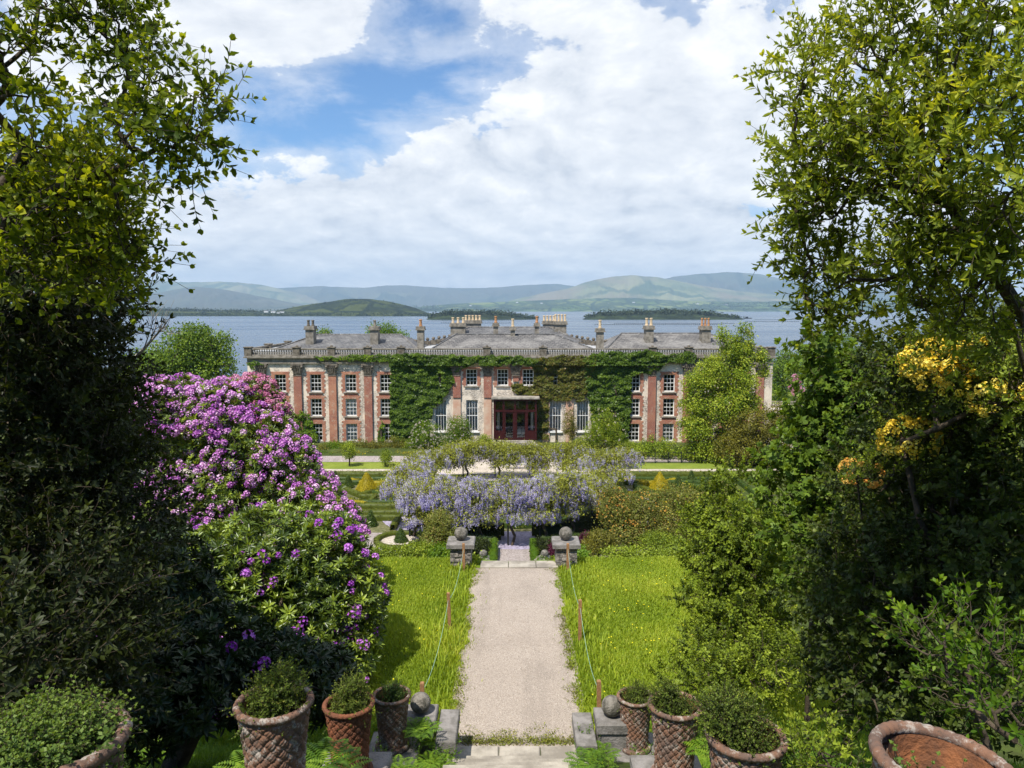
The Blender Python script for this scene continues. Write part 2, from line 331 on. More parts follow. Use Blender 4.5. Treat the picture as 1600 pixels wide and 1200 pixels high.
def grassmat(name, a, b_, c, s=1.0):
    m, n, b, oc = newmat(name)
    col = n.mix(n.step(n.noise(oc, 0.35 * s, 6, 0.65), 0.4, 0.6), a, b_)
    col = n.mix(n.math('MULTIPLY', n.step(n.noise(oc, 6.0 * s, 6, 0.7), 0.42, 0.64), 0.6), col, c)
    n.put(b.inputs['Base Color'], col); b.inputs['Roughness'].default_value = 0.9; b.inputs['Specular IOR Level'].default_value = 0.1
    bp = n.node('ShaderNodeBump'); bp.inputs['Strength'].default_value = 0.7; bp.inputs['Distance'].default_value = 0.05
    n.l.new(n.noise(oc, 22 * s, 5, 0.7), bp.inputs['Height']); n.l.new(bp.outputs[0], b.inputs['Normal']); return m
SOIL = grassmat('wild_ground', (0.055, 0.08, 0.018), (0.085, 0.11, 0.024), (0.04, 0.04, 0.018))
TURF = grassmat('turf', (0.17, 0.22, 0.03), (0.23, 0.27, 0.045), (0.12, 0.16, 0.022))
MEADOW = grassmat('meadow_soil', (0.10, 0.17, 0.012), (0.14, 0.22, 0.016), (0.07, 0.11, 0.012))

# ------------------------------------------------------------------ foliage toolkit
def unit(v): return v / np.maximum(np.linalg.norm(v, axis=-1, keepdims=True), 1e-9)
def rdir(n): return unit(rng.normal(size=(n, 3)))
class TP:   # a template: verts, quads, tint, material index
    def __init__(s): s.V = []; s.F = []; s.T = []; s.M = []; s.n = 0
    def quads(s, V, F, t, m=0):
        V = np.asarray(V, float).reshape(-1, 3); F = np.asarray(F, int).reshape(-1, 4)
        s.V.append(V); s.F.append(F + s.n); s.n += len(V); s.T.append(np.broadcast_to(np.asarray(t, float), (len(F),))); s.M.append(np.full(len(F), m))
    def done(s): s.V, s.F, s.T, s.M = map(np.concatenate, (s.V, s.F, s.T, s.M)); return s
def leaves(tp, P, A_, N_, L, Wd, t, kind='kite', m=0, fold=0.12, droop=0.0):
    P = np.atleast_2d(P); n = len(P); A_ = unit(np.broadcast_to(A_, (n, 3))); N_ = np.broadcast_to(N_, (n, 3))
    S = unit(np.cross(A_, N_)); N_ = np.cross(S, A_); L = np.broadcast_to(L, (n,))[:, None]; Wd = np.broadcast_to(Wd, (n,))[:, None]
    t = np.broadcast_to(t, (n,))
    up = N_ * Wd * fold
    if kind == 'kite':
        V = np.stack([P, P + A_ * L * .45 + S * Wd / 2 + up, P + A_ * L - N_ * L * droop, P + A_ * L * .45 - S * Wd / 2 + up], 1)
        F = np.arange(n * 4).reshape(n, 4); tp.quads(V, F, t, m)
    elif kind == 'leaf':
        V = np.stack([P, P + A_ * L * .3 + S * Wd * .48 + up, P + A_ * L * .68 + S * Wd * .42 + up - N_ * L * droop * .4, P + A_ * L - N_ * L * droop,
                      P + A_ * L * .68 - S * Wd * .42 + up - N_ * L * droop * .4, P + A_ * L * .3 - S * Wd * .48 + up], 1)
        b = np.arange(n)[:, None] * 6
        F = np.concatenate([b + [0, 1, 2, 3], b + [0, 3, 4, 5]]); tp.quads(V, F, np.concatenate([t, t]), m)
    elif kind == 'palm':   # lobed leaf: three spreading blades
        for a in (-0.85, 0.0, 0.85):
            D = A_ * cos(a) + S * sin(a); D2 = unit(np.cross(D, N_)); k = 1.0 if a == 0 else .8
            V = np.stack([P, P + D * L * .5 * k + D2 * Wd * .3 + up, P + D * L * k - N_ * L * .12, P + D * L * .5 * k - D2 * Wd * .3 + up], 1)
            tp.quads(V, np.arange(n * 4).reshape(n, 4), t, m)
def tubes(tp, P0, P1, r0, r1, m=1, k=5, t=0.5):
    P0 = np.atleast_2d(P0); P1 = np.atleast_2d(P1); n = len(P0); D = unit(P1 - P0)
    ref = np.where(np.abs(D[:, 2:3]) > .9, [[1., 0, 0]], [[0, 0, 1.]]); a = unit(np.cross(D, ref)); b = np.cross(D, a)
    an = np.arange(k) * 2 * pi / k; ring = a[:, None] * np.cos(an)[None, :, None] + b[:, None] * np.sin(an)[None, :, None]
    r0 = np.broadcast_to(r0, (n,))[:, None, None]; r1 = np.broadcast_to(r1, (n,))[:, None, None]
    V = np.concatenate([P0[:, None] + ring * r0, P1[:, None] + ring * r1], 1); i = np.arange(k); j = (i + 1) % k
    F = (np.stack([i, j, j + k, i + k], 1)[None] + (np.arange(n) * 2 * k)[:, None, None]); tp.quads(V, F, t, m)
def scatter(tp, templ, P, Zd, s, spin=None, dt=0.15, base=0.0, vs=1.3):
    """copies of the templates at P, their z axis along Zd"""
    P = np.atleast_2d(P); n = len(P); Zd = unit(Zd + rng.normal(size=(n, 3)) * 1e-4)
    ref = rdir(n) if spin is None else np.broadcast_to(spin, (n, 3)); Xd = unit(np.cross(ref, Zd)); Yd = np.cross(Zd, Xd)
    R = np.stack([Xd, Yd, Zd], 2); s = np.broadcast_to(s, (n,)); pick = rng.integers(0, len(templ), n)
    dtv = rng.normal(size=n) * dt + base + (.42 * np.array([mnoise.noise((a * vs, b_ * vs, c * vs)) for a, b_, c in P]) if dt > .12 else 0)
    for q, T in enumerate(templ):
        ix = np.nonzero(pick == q)[0]
        if len(ix) == 0: continue
        V = np.einsum('nij,vj->nvi', R[ix], T.V) * s[ix][:, None, None] + P[ix][:, None]
        nv = len(T.V); F = T.F[None] + (np.arange(len(ix)) * nv)[:, None, None]
        t = np.clip(T.T[None] + dtv[ix][:, None], 0, 1)
        tp.V.append(V.reshape(-1, 3)); tp.F.append(F.reshape(-1, 4) + tp.n); tp.n += len(ix) * nv
        tp.T.append(t.ravel()); tp.M.append(np.tile(T.M, len(ix)))
def tmesh(tp, name, mats, parent):
    if not isinstance(tp.V, np.ndarray): tp.done()
    return mesh_np(name, tp.V, tp.F, mats, parent, tp.T, tp.M)
def t_clump(k, R, L, Wd, kind='kite', flat=0.6, upb=0.7):
    T = TP(); P = rng.normal(size=(k, 3)) * R * .5 * np.array([1, 1, flat]); N_ = unit(unit(P + 1e-6) * .5 + np.array([0, 0, upb]) + rng.normal(size=(k, 3)) * .45)
    A_ = unit(np.cross(N_, rdir(k)) + unit(P) * .4); leaves(T, P, A_, N_, L * rng.uniform(.7, 1.25, k), Wd * rng.uniform(.7, 1.2, k), rng.uniform(.15, .85, k), kind); return T.done()
def t_shoot(length, k, L, Wd, spread=0.9, bend=0.25, kind='leaf', twig=0.004, tiptint=0.25):
    T = TP(); sgm = 5; ts = np.linspace(0, 1, sgm + 1); bd = rng.uniform(-bend, bend, 2)
    C = np.stack([bd[0] * length * ts ** 2, bd[1] * length * ts ** 2, length * ts], 1)
    tubes(T, C[:-1], C[1:], twig * (1 - .6 * ts[:-1]), twig * (1 - .6 * ts[1:]), 1, 4)
    u = np.sort(rng.uniform(.12, 1.0, k)); u[-3:] = 1.0
    P = np.stack([np.interp(u, ts, C[:, i]) for i in range(3)], 1); ph = np.arange(k) * 2.4 + rng.uniform(0, .8, k)
    sp = np.where(u > .99, .45, spread) * rng.uniform(.7, 1.2, k)
    A_ = np.stack([np.cos(ph) * np.sin(sp), np.sin(ph) * np.sin(sp), np.cos(sp)], 1)
    N_ = unit(np.stack([-np.cos(ph), -np.sin(ph), np.full(k, .9)], 1) + rng.normal(size=(k, 3)) * .35)
    leaves(T, P, A_, N_, L * rng.uniform(.65, 1.15, k) * (1 - .25 * (u > .9)), Wd * rng.uniform(.75, 1.15, k), np.clip(rng.uniform(.1, .6, k) + tiptint * (u > .85), 0, 1), kind, droop=.12)
    return T.done()
def t_rosette(k, L, Wd, tilt=0.35):
    T = TP(); ph = np.arange(k) * 2 * pi / k * 1.0 + rng.uniform(-.2, .2, k); e = rng.uniform(-.25, .5, k) + tilt
    A_ = np.stack([np.cos(ph) * np.cos(e), np.sin(ph) * np.cos(e), np.sin(e)], 1); N_ = np.stack([-np.cos(ph) * np.sin(e), -np.sin(ph) * np.sin(e), np.cos(e)], 1)
    leaves(T, A_ * .01, A_, N_, L * rng.uniform(.75, 1.15, k), Wd, rng.uniform(.2, .7, k), 'leaf', droop=.15)
    ph = rng.uniform(0, 6.28, 4); A_ = np.stack([np.cos(ph) * .5, np.sin(ph) * .5, np.full(4, .85)], 1); leaves(T, A_ * .01, A_, np.stack([-np.cos(ph), -np.sin(ph), np.full(4, .6)], 1), L * .6, Wd * .8, rng.uniform(.7, 1, 4), 'leaf')
    return T.done()
def t_truss(k=13, R=0.055, pet=0.034, open_=1.0):
    T = TP(); i = np.arange(k) + .5; th = np.arccos(1 - i / k * 1.15); ph = i * 2.4
    D = np.stack([np.sin(th) * np.cos(ph), np.sin(th) * np.sin(ph), np.cos(th)], 1)
    for d in D:
        a = unit(np.cross(d, [.3, .5, .8])); b = np.cross(d, a)
        for q in range(5):
            p = q * 2 * pi / 5; ax = unit(a * cos(p) + b * sin(p) + d * .55 * open_)
            leaves(T, d * R, ax, d, pet, pet * .8, rng.uniform(.2, .9), 'kite', fold=.2)
    return T.done()
def t_raceme(L=0.3, k=26, pet=0.05):
    T = TP(); u = np.linspace(0, 1, k); r = .055 * (1 - u) ** .7 + .012; ph = np.arange(k) * 2.4
    P = np.stack([np.cos(ph) * r, np.sin(ph) * r, -u * L], 1); A_ = unit(np.stack([np.cos(ph), np.sin(ph), np.full(k, -.3)], 1)); N_ = unit(rng.normal(size=(k, 3)) + [0, 0, .6])
    leaves(T, P - A_ * .02, A_, N_, pet, pet * .9, np.clip(.75 - u * .6 + rng.normal(size=k) * .12, 0, 1), 'kite', fold=.2); return T.done()
def t_fern(L=0.5, n=9):
    T = TP()
    for f in range(n):
        a = f * 2 * pi / n + rng.uniform(-.2, .2); sg = np.linspace(0, 1, 15); el = 1.0 - 1.3 * sg
        st = np.cumsum(np.stack([np.cos(el), np.zeros(15), np.sin(el)], 1) * L / 15, 0)
        d = np.array([cos(a), sin(a), 0]); C = d * st[:, :1] + np.array([0, 0, 1]) * st[:, 2:]; sd_ = np.array([-sin(a), cos(a), 0])
        for s_ in (-1, 1):
            leaves(T, C, sd_ * s_ + d * .35 + [0, 0, -.1], [0, 0, 1], L * .28 * np.sin(pi * (sg * .9 + .08)) + .01, .028, rng.uniform(.3, .9, 15), 'kite')
    return T.done()
def in_lobes(lobes, n, shell=0.45, lo=0.0):
    """n points in a union of ellipsoids, crowded towards their surfaces; also the outward directions"""
    vol = np.array([r[0] * r[1] * r[2] for _, r in lobes]) ** .67; pk = rng.choice(len(lobes), n, p=vol / vol.sum())
    inner = rng.uniform(0, 1, n) < .28
    C = np.array([c for c, _ in lobes])[pk]; R = np.array([r for _, r in lobes])[pk]; D = rdir(n)
    D[:, 2] = np.where(D[:, 2] < -.3, -D[:, 2] * rng.uniform(.2, 1, n), D[:, 2]) if lo else D[:, 2]
    q = rng.uniform(0, 1, n) ** np.where(inner & (shell > .1), .6, shell); return C + D * R * q[:, None], unit(D / R)
def lobe(px, py, d, rx, ry, rd):
    c = pt(px, py, d); m = mpp(d, c[2]); return (c, np.array([rx * m, rd, ry * m]))
def skeleton(tp, trunk, tips, r_tip=0.006, r_max=0.2, expo=0.45, m=0, sag=0.0, k=5):
    trunk = [np.array(p, float) for p in trunk]; nodes = list(trunk); par = [-1] + list(range(len(trunk) - 1)); base = len(trunk)
    root = trunk[-1]; order = np.argsort(np.linalg.norm(tips - root, axis=1))
    arr = np.zeros((base + 2 * len(tips), 3)); arr[:base] = trunk; cnt = base; ln = np.zeros(len(arr))
    ends = []
    for i in order:
        t = tips[i]; c = np.linalg.norm(arr[:cnt] - t, axis=1) + .25 * ln[:cnt]
        if base > 2: c[:max(1, base // 2)] += 2.0
        j = int(np.argmin(c)); dist = np.linalg.norm(arr[j] - t)
        mid = (arr[j] + t) / 2 + rng.normal(size=3) * dist * .09 + np.array([0, 0, -sag * dist])
        arr[cnt] = mid; ln[cnt] = ln[j] + dist / 2; par.append(j); arr[cnt + 1] = t; ln[cnt + 1] = ln[j] + dist; par.append(cnt); ends.append((cnt + 1, i)); cnt += 2
    w_ = np.ones(cnt) * .5
    for i in range(cnt - 1, 0, -1):
        if par[i] >= 0: w_[par[i]] += w_[i]
    par = np.array(par); i = np.arange(1, cnt); r = np.minimum(r_tip * w_ ** expo, r_max)
    rp = r[par[1:]]; rp = np.where(i < base, rp, np.minimum(rp, r[1:] * 1.5))
    tubes(tp, arr[par[1:]], arr[1:cnt], rp, r[1:], m, k)
    return arr, par

def plant(name, label, cat, base, lobes, templ, mat, n, scale=1.0, shell=.45, group=None, upw=0.5, bark=BARK, trunk=None, ntips=None, r_tip=.012, r_max=.2,
          bloom=None, dt=.15, tint0=0.0, crown='crown', lo=0.0, jitter=.4, blname='blossom', stem='trunk', gap=None):
    th = thing(name, label, cat, base, group)
    P, D = in_lobes(lobes, int(n * 1.5) if gap else n, shell, lo); T = TP()
    if gap:
        keep = np.array([mnoise.noise(tuple(q * gap[0] + 13)) for q in P]) > gap[1]; P, D = P[keep][:n], D[keep][:n]; n = len(P)
    Zd = unit(D * (1 - upw) + np.array([0, 0, upw]) + rng.normal(size=(n, 3)) * jitter)
    scatter(T, templ, P, Zd, scale * rng.uniform(.75, 1.25, n), dt=dt, base=tint0); tmesh(T, crown, [mat, bark], th)
    S = TP(); tr = trunk or [np.array(base, float), np.array(base, float) * .5 + np.mean([c for c, _ in lobes], 0) * .5]
    k = ntips or max(12, n // 8); skeleton(S, tr, P[rng.choice(n, min(k, n), replace=False)], r_tip, r_max); tmesh(S, stem, [bark], th)
    if bloom:
        bt, bm, bn, bs, filt = bloom; P, D = in_lobes(lobes, bn * 3, .06, lo)
        if filt is not None: ok = filt(P, D); P, D = P[ok], D[ok]
        P, D = P[:bn], D[:bn]; B = TP(); Zb = unit(D + [0, 0, .35]) if bt is not RACEME else np.tile([0, 0, 1.], (len(P), 1))
        scatter(B, bt, P + D * .05, Zb, bs * rng.uniform(.8, 1.25, len(P)), dt=.2); tmesh(B, blname, [bm], th)
    return th
RACEME = [t_raceme(.38, 26, .062) for _ in range(4)]
TRUSS = [t_truss() for _ in range(4)]
ROS = [t_rosette(9, .15, .042) for _ in range(5)]
# ------------------------------------------------------------------ the ground
def gz(x, y):
    y = float(y)
    if y < 0: return 13.4 - 0.35 * y
    if y < 11.73: return 13.4 - 0.503 * y
    if y < 21.3: return 7.5
    if y < 40: t = (y - 21.3) / 18.7; return 7.5 * (1 - t)
    if y < 71: return 0.0
    if y < 75: return 0.6 * (y - 71) / 4
    if y < 100: return 0.6
    if y < 130: return 0.6 - 0.6 * (y - 100) / 30
    return -0.12 * (y - 130)
ys = sorted(set([-60, -30, -10] + [i * .5 for i in range(0, 90)] + [11.73, 21.3, 40, 71, 75] + list(range(45, 130, 2)) + list(range(130, 262, 6))))
xs = sorted(set([-400, -250, -150, -100, -70, -50] + list(range(-40, -10, 3)) + [i * .5 for i in range(-20, 21)] + list(range(13, 41, 3)) + [50, 70, 100, 150, 250, 400]))
V = []
for y in ys:
    for x in xs:
        z = gz(x, y); a = min(1, max(0, (abs(x) - 5) / 6)) if y < 42 else (1 if (y > 135) else 0)
        z += a * .7 * mnoise.noise((x * .15, y * .15, 0)) + .05 * mnoise.noise((x * .9, y * .9, 3)) * (1 if abs(x) > 2.2 and y < 40 else 0)
        V.append((x, y, z))
nx = len(xs); Fq = [(j * nx + i, j * nx + i + 1, (j + 1) * nx + i + 1, (j + 1) * nx + i) for j in range(len(ys) - 1) for i in range(nx - 1)]
tag(mesh_np('ground', V, Fq, SOIL, smooth=True), kind='structure')
def sheet(name, mat, poly, z, cuts=1, kind='structure', wob=0.0):
    m = MB(); m.add([(p[0], p[1], z) for p in poly], [tuple(range(len(poly)))]); return tag(m.build(name, mat), kind=kind)
def wobrect(x0, x1, y0, y1, wob, s=.35):
    P = []
    n = max(2, int((x1 - x0) / s)); k = max(2, int((y1 - y0) / s))
    for i in range(n): x = x0 + (x1 - x0) * i / n; P.append((x, y0 + wob * mnoise.noise((x * 1.3, y0, 1))))
    for i in range(k): y = y0 + (y1 - y0) * i / k; P.append((x1 + wob * mnoise.noise((y * 1.3, x1, 2)), y))
    for i in range(n): x = x1 - (x1 - x0) * i / n; P.append((x, y1 + wob * mnoise.noise((x * 1.3, y1, 3))))
    for i in range(k): y = y1 - (y1 - y0) * i / k; P.append((x0 + wob * mnoise.noise((y * 1.3, x0, 4)), y))
    return P
AX = 0.10                                             # the garden's axis
sheet('landing_lawn', MEADOW, wobrect(-5.6, 6.2, 11.75, 21.25, .35, .4), 7.56)
sheet('gravel_path', GRAVEL, wobrect(AX - 1.24, AX + 1.26, 11.84, 20.55, .035, .12), 7.585)
sheet('court', GRAVELP, wobrect(AX - 1.0, AX + 1.0, 38.8, 47, .05), 0.03)
sheet('garden_ground', MOSSG, wobrect(-21, 12, 41, 65.2, .1, 2), 0.012)
sheet('parterre_path', GRAVELP, wobrect(-9.5, 9.5, 44.2, 48.3, .1, 1), 0.022)
sheet('front_road', GRAVELF, wobrect(-45, 26, 65.9, 68.1, .08, 1), 0.03)
sheet('lower_lawn', TURF, wobrect(-45, -7.8, 68.1, 71.2, .05, 1), 0.04)
sheet('right_lawn', TURF, wobrect(12, 21, 68.1, 70.6, .05, 1), 0.04)
sheet('door_path', GRAVELF, wobrect(AX - 6.5, AX + 6.5, 68.1, 72, .05, 1), 0.035)
m = MB(); m.add([(-45, 71.2, .06), (24, 71.2, .06), (24, 72.9, .31), (-45, 72.9, .31)], [(0, 1, 2, 3)])
tag(m.build('house_walk', GRAVELP), kind='structure')
sheet('side_gravel', GRAVELF, wobrect(27.5, 50, 96, 112, .3, 2), 0.56)
sheet('side_lawn', TURF, wobrect(29, 60, 112.5, 130, .3, 2), 0.42)
sheet('side_drive', GRAVELF, [(24.5, 66), (27.5, 66), (34, 96), (29, 96)], 0.66)
# water
def seamat():
    m, n, b, oc = newmat('sea_water')
    st = n.noise(n.vmath('MULTIPLY', oc, (0.0016, 0.009, 1)), 1.0, 5, 0.6)
    n.put(b.inputs['Base Color'], n.mix(n.step(st, .4, .6), (0.030, 0.060, 0.105), (0.045, 0.085, 0.14)))
    n.put(b.inputs['Roughness'], n.math('ADD', 0.16, n.math('MULTIPLY', n.step(st, .42, .6), 0.16))); b.inputs['IOR'].default_value = 1.33
    bp = n.node('ShaderNodeBump'); bp.inputs['Strength'].default_value = 0.9; bp.inputs['Distance'].default_value = 0.6
    n.l.new(n.noise(n.vmath('MULTIPLY', oc, (.12, .3, 1)), 1.0, 6, .65), bp.inputs['Height']); n.l.new(bp.outputs[0], b.inputs['Normal']); return m
V = []; yy = np.geomspace(150, 19000, 40); xx = np.linspace(-1, 1, 25)
for y in yy:
    for x in xx: V.append((x * 12500, y, -10.0))
tag(mesh_np('bay_water', V, [(j * 25 + i, j * 25 + i + 1, (j + 1) * 25 + i + 1, (j + 1) * 25 + i) for j in range(39) for i in range(24)], seamat()), kind='structure')

# ------------------------------------------------------------------ islands and hills
def landmat(name, grass, dark, fields, fsc, nsc, famt=0.7, brown=None):
    m, n, b, oc = newmat(name)
    v = n.node('ShaderNodeTexVoronoi'); v.inputs['Scale'].default_value = 1.0; fv = n.vmath('MULTIPLY', oc, (fsc, fsc * .55, 0)); n.l.new(fv, v.inputs[0])
    g = n.node('ShaderNodeSeparateColor'); n.l.new(v.outputs['Color'], g.inputs[0])
    edge = n.vor(fv, 1.0, 'DISTANCE_TO_EDGE')
    fld = n.mix(n.step(g.outputs[0], .2, .8), grass, fields); fld = n.mix(n.step(edge, .09, .04), fld, dark)
    woods = n.step(n.noise(oc, nsc, 6, .6), .46, .54)
    c = n.mix(n.math('MULTIPLY', woods, famt), fld, dark)
    if brown: c = n.mix(n.step(n.noise(oc, nsc * .8, 8, .65), .40, .62), c, brown)
    n.put(b.inputs['Base Color'], c); b.inputs['Roughness'].default_value = .95; b.inputs['Specular IOR Level'].default_value = .05; return m
def hill(name, prof, d0, d1, mat, amp=.12, rows=22, cols=220, nf=5.0, shp=1.0, back=1.0, seed=0.0, ends=True):
    px = np.linspace(prof[0][0], prof[-1][0], cols); py = np.interp(px, [p[0] for p in prof], [p[1] for p in prof]); V = []
    k = 9; pe = np.pad(py, k // 2, 'edge'); py = np.convolve(pe, np.ones(k) / k, 'valid')
    for j in range(rows + 8):
        t = j / (rows - 1); d = d0 + (d1 - d0) * t
        for i in range(cols):
            a = (px[i] - 800) / FPX; top = pt(px[i], py[i], d1)[2]; H = top + 10.5
            n_ = mnoise.fractal((px[i] * nf / 100, t * nf * .6 + seed, seed), 1.0, 2.1, 6)
            if t <= 1: h = H * t ** shp + amp * H * n_ * (sin(pi * min(t, 1)) + .18 * t)
            else: h = H * (1 - (t - 1) * 2.2 * back) + amp * H * n_ * .18
            dd = d
            if j == 0: h = -1.0
            V.append((a * dd * 1.005, dd + (0 if 0 < j else -5), -10.5 + h))
    F_ = [(j * cols + i, j * cols + i + 1, (j + 1) * cols + i + 1, (j + 1) * cols + i) for j in range(rows + 7) for i in range(cols - 1)]
    return tag(mesh_np(name, V, F_, mat, smooth=True), kind='structure')
M_ISL = landmat('island_fields', (0.032, 0.046, 0.014), (0.013, 0.021, 0.010), (0.055, 0.068, 0.018), .007, .006, .75)
M_WOOD = landmat('wooded_island', (0.030, 0.042, 0.018), (0.016, 0.024, 0.013), (0.035, 0.05, 0.02), .012, .02, .8)
M_SHORE = landmat('shore_fields', (0.085, 0.13, 0.035), (0.025, 0.045, 0.02), (0.15, 0.18, 0.055), .0035, .0016, .8)
M_MOOR = landmat('moorland', (0.17, 0.19, 0.09), (0.07, 0.10, 0.05), (0.22, 0.22, 0.11), .0012, .0009, .6, (0.19, 0.16, 0.10))
M_MOORD = landmat('dark_moorland', (0.08, 0.095, 0.06), (0.04, 0.055, 0.035), (0.11, 0.115, 0.07), .001, .0008, .6, (0.08, 0.078, 0.055))
hill('island_hill', [(120, 484), (190, 481), (240, 484), (300, 486), (360, 487), (430, 487), (455, 481), (490, 475), (520, 471), (545, 467), (582, 467), (610, 471), (645, 479), (668, 488), (684, 493.5)], 2600, 3100, M_ISL, .10, 18, 260, 9, .8)
hill('near_island', [(664, 500.5), (680, 491), (700, 488), (740, 487), (785, 489), (815, 494), (842, 500.5)], 1740, 1880, M_WOOD, .16, 14, 160, 14, .8, seed=4)
hill('middle_island', [(906, 500.5), (918, 494), (940, 489), (990, 487), (1050, 485.5), (1085, 486.5), (1120, 491), (1158, 497), (1164, 500.5)], 1740, 1880, M_WOOD, .16, 14, 160, 14, .8, seed=8)
hill('far_shore', [(560, 486), (640, 482), (700, 475), (800, 471), (900, 467), (980, 465), (1060, 470), (1160, 472), (1300, 468), (1500, 470)], 7600, 9200, M_SHORE, .16, 26, 320, 8, .8, seed=3)
hill('moor_hill', [(770, 478), (810, 466), (850, 458), (890, 450), (915, 440), (950, 433), (990, 430), (1030, 434), (1080, 444), (1150, 455), (1250, 465), (1420, 474)], 9300, 11800, M_MOOR, .09, 30, 320, 6, 1.1, seed=2)
hill('high_hill', [(960, 462), (1010, 442), (1050, 432), (1090, 428), (1140, 425), (1180, 428), (1220, 437), (1290, 445), (1400, 457), (1600, 462)], 11900, 14200, M_MOORD, .09, 26, 260, 6, 1.0, seed=5)
hill('low_far_hills', [(380, 452), (440, 450), (500, 447), (575, 450), (600, 446), (640, 446), (700, 450), (760, 450), (810, 446), (870, 443), (905, 449), (960, 456), (1060, 470)], 13000, 15500, M_MOORD, .10, 26, 300, 7, 1.0, seed=6)
hill('western_range', [(-80, 440), (60, 436), (150, 442), (200, 441), (235, 437), (290, 441), (360, 440), (410, 444), (440, 451), (520, 470), (560, 482)], 12000, 14600, M_MOOR, .10, 26, 260, 7, 1.0, seed=9)
hill('western_foothill', [(-60, 470), (60, 462), (180, 459), (250, 458), (305, 448), (350, 451), (400, 461), (480, 477), (520, 484)], 8600, 10800, M_MOORD, .10, 26, 240, 7, 1.0, seed=12)
# woods along the far crests
T_TREEBLOB = [t_clump(16, 1.6, .9, .8) for _ in range(3)]
L_FAR = leafmat('far_leaf', [(0.020, 0.032, 0.012), (0.045, 0.065, 0.02)], .1)
def woods(name, rows_, mat=L_FAR):
    T = TP()
    for (x0, x1, prof, d, n, s, off) in rows_:
        px = rng.uniform(x0, x1, n); py = np.interp(px, [p[0] for p in prof], [p[1] for p in prof]) + off
        P = np.array([pt(a, b, d + rng.uniform(-40, 40)) for a, b in zip(px, py)]); scatter(T, T_TREEBLOB, P, np.tile([0, 0, 1.], (n, 1)), s * rng.uniform(.6, 1.3, n))
    o = tmesh(T, name, [mat, mat], None); return tag(o, kind='stuff')
tag(woods('island_woods', [(190, 440, [(190, 483), (440, 488)], 3080, 240, 7, 0), (190, 680, [(190, 492.5), (680, 492.5)], 2640, 260, 5, -1), (440, 660, [(440, 487), (490, 476), (545, 469), (610, 473), (660, 487)], 3050, 60, 6, 1.0), (670, 835, [(670, 496), (700, 488.5), (785, 489.5), (835, 498)], 1850, 260, 5, 0),
               (915, 1155, [(915, 496), (940, 490), (1050, 486.5), (1085, 487.5), (1155, 497)], 1850, 320, 5, 0)]), 'dark trees growing along the crests of the islands in the bay')
tag(woods('shore_woods', [(600, 1300, [(600, 484), (1300, 484)], 7800, 700, 14, 0), (620, 1300, [(620, 482), (1300, 478)], 8200, 420, 13, 0), (640, 1300, [(640, 479), (1300, 473)], 8700, 160, 14, 0)],
      leafmat('shore_leaf', [(0.035, 0.06, 0.02), (0.07, 0.11, 0.035)], .1)), 'hazy belt of woods along the far shore')
# white farmhouses across the water
def farmhouse(px, py, d, s, grp, lab):
    p = pt(px, py, d); m = MB(); L, D_, H = 14 * s, 8 * s, 6 * s
    th = thing('farmhouse', lab, 'house', (p[0], p[1], p[2] - H), grp); z = p[2] - H
    m.box(p[0] - L, p[0] + L, d - D_, d + D_, z - 4 * s, z + H)
    m.add([(p[0] - L, d - D_, z + H), (p[0] + L, d - D_, z + H), (p[0] + L, d, z + H * 1.7), (p[0] - L, d, z + H * 1.7), (p[0] - L, d + D_, z + H), (p[0] + L, d + D_, z + H)], [(0, 3, 4), (1, 5, 2)])
    m.build('wall', WHITE, th); r = MB(); o = .6 * s
    r.add([(p[0] - L - o, d - D_ - o, z + H - .3), (p[0] + L + o, d - D_ - o, z + H - .3), (p[0] + L + o, d, z + H * 1.72), (p[0] - L - o, d, z + H * 1.72), (p[0] - L - o, d + D_ + o, z + H - .3), (p[0] + L + o, d + D_ + o, z + H - .3)], [(0, 1, 2, 3), (3, 2, 5, 4)]); r.build('roof', SLATE, th)
for q in ((427, 486.5), (436, 488), (441, 487), (416, 486)): farmhouse(q[0], q[1], 2790, .55, 'houses on the low island', 'tiny white farmhouse at the foot of the green island hill')
for q in ((735, 477), (808, 472), (846, 473), (950, 474), (972, 474), (990, 472), (1090, 474), (1172, 480), (1205, 478), (905, 478), (1135, 476)): farmhouse(q[0], q[1], 8300, .9, 'houses on the far shore', 'tiny white farmhouse among fields on the far shore')
m = MB(); c = gp(1168, 498, -10); m.add([(c[0] - 9, c[1] - 4, -10), (c[0] + 9, c[1] - 4, -10), (c[0] + 13, c[1], -7.5), (c[0] - 10, c[1], -7.5), (c[0] - 9, c[1] + 4, -10), (c[0] + 9, c[1] + 4, -10)], [(0, 1, 2, 3), (3, 2, 5, 4), (0, 3, 4), (1, 5, 2)]); m.box(c[0] - 5, c[0] + 1, c[1] - 2, c[1] + 2, -7.6, -4.5)
th = thing('boat', 'small dark workboat on the water off the island tip', 'boat', (c[0], c[1], -10)); m.build('hull', RUBBERY, th)
m = MB()
for (y, x0, x1, k) in ((505.5, 960, 1150, 60), (507.5, 930, 1130, 60), (502.5, 1165, 1250, 30), (499.5, 1180, 1250, 26), (505, 690, 800, 40)):
    for i in range(k):
        p = gp(x0 + (x1 - x0) * i / k, y, -10); m.box(p[0] - .9, p[0] + .9, p[1] - 1.2, p[1] + 1.2, -10, -9.2)
tag(m.build('mussel_floats', RUBBERY), 'rows of dark mussel floats lying on the bay', kind='stuff')
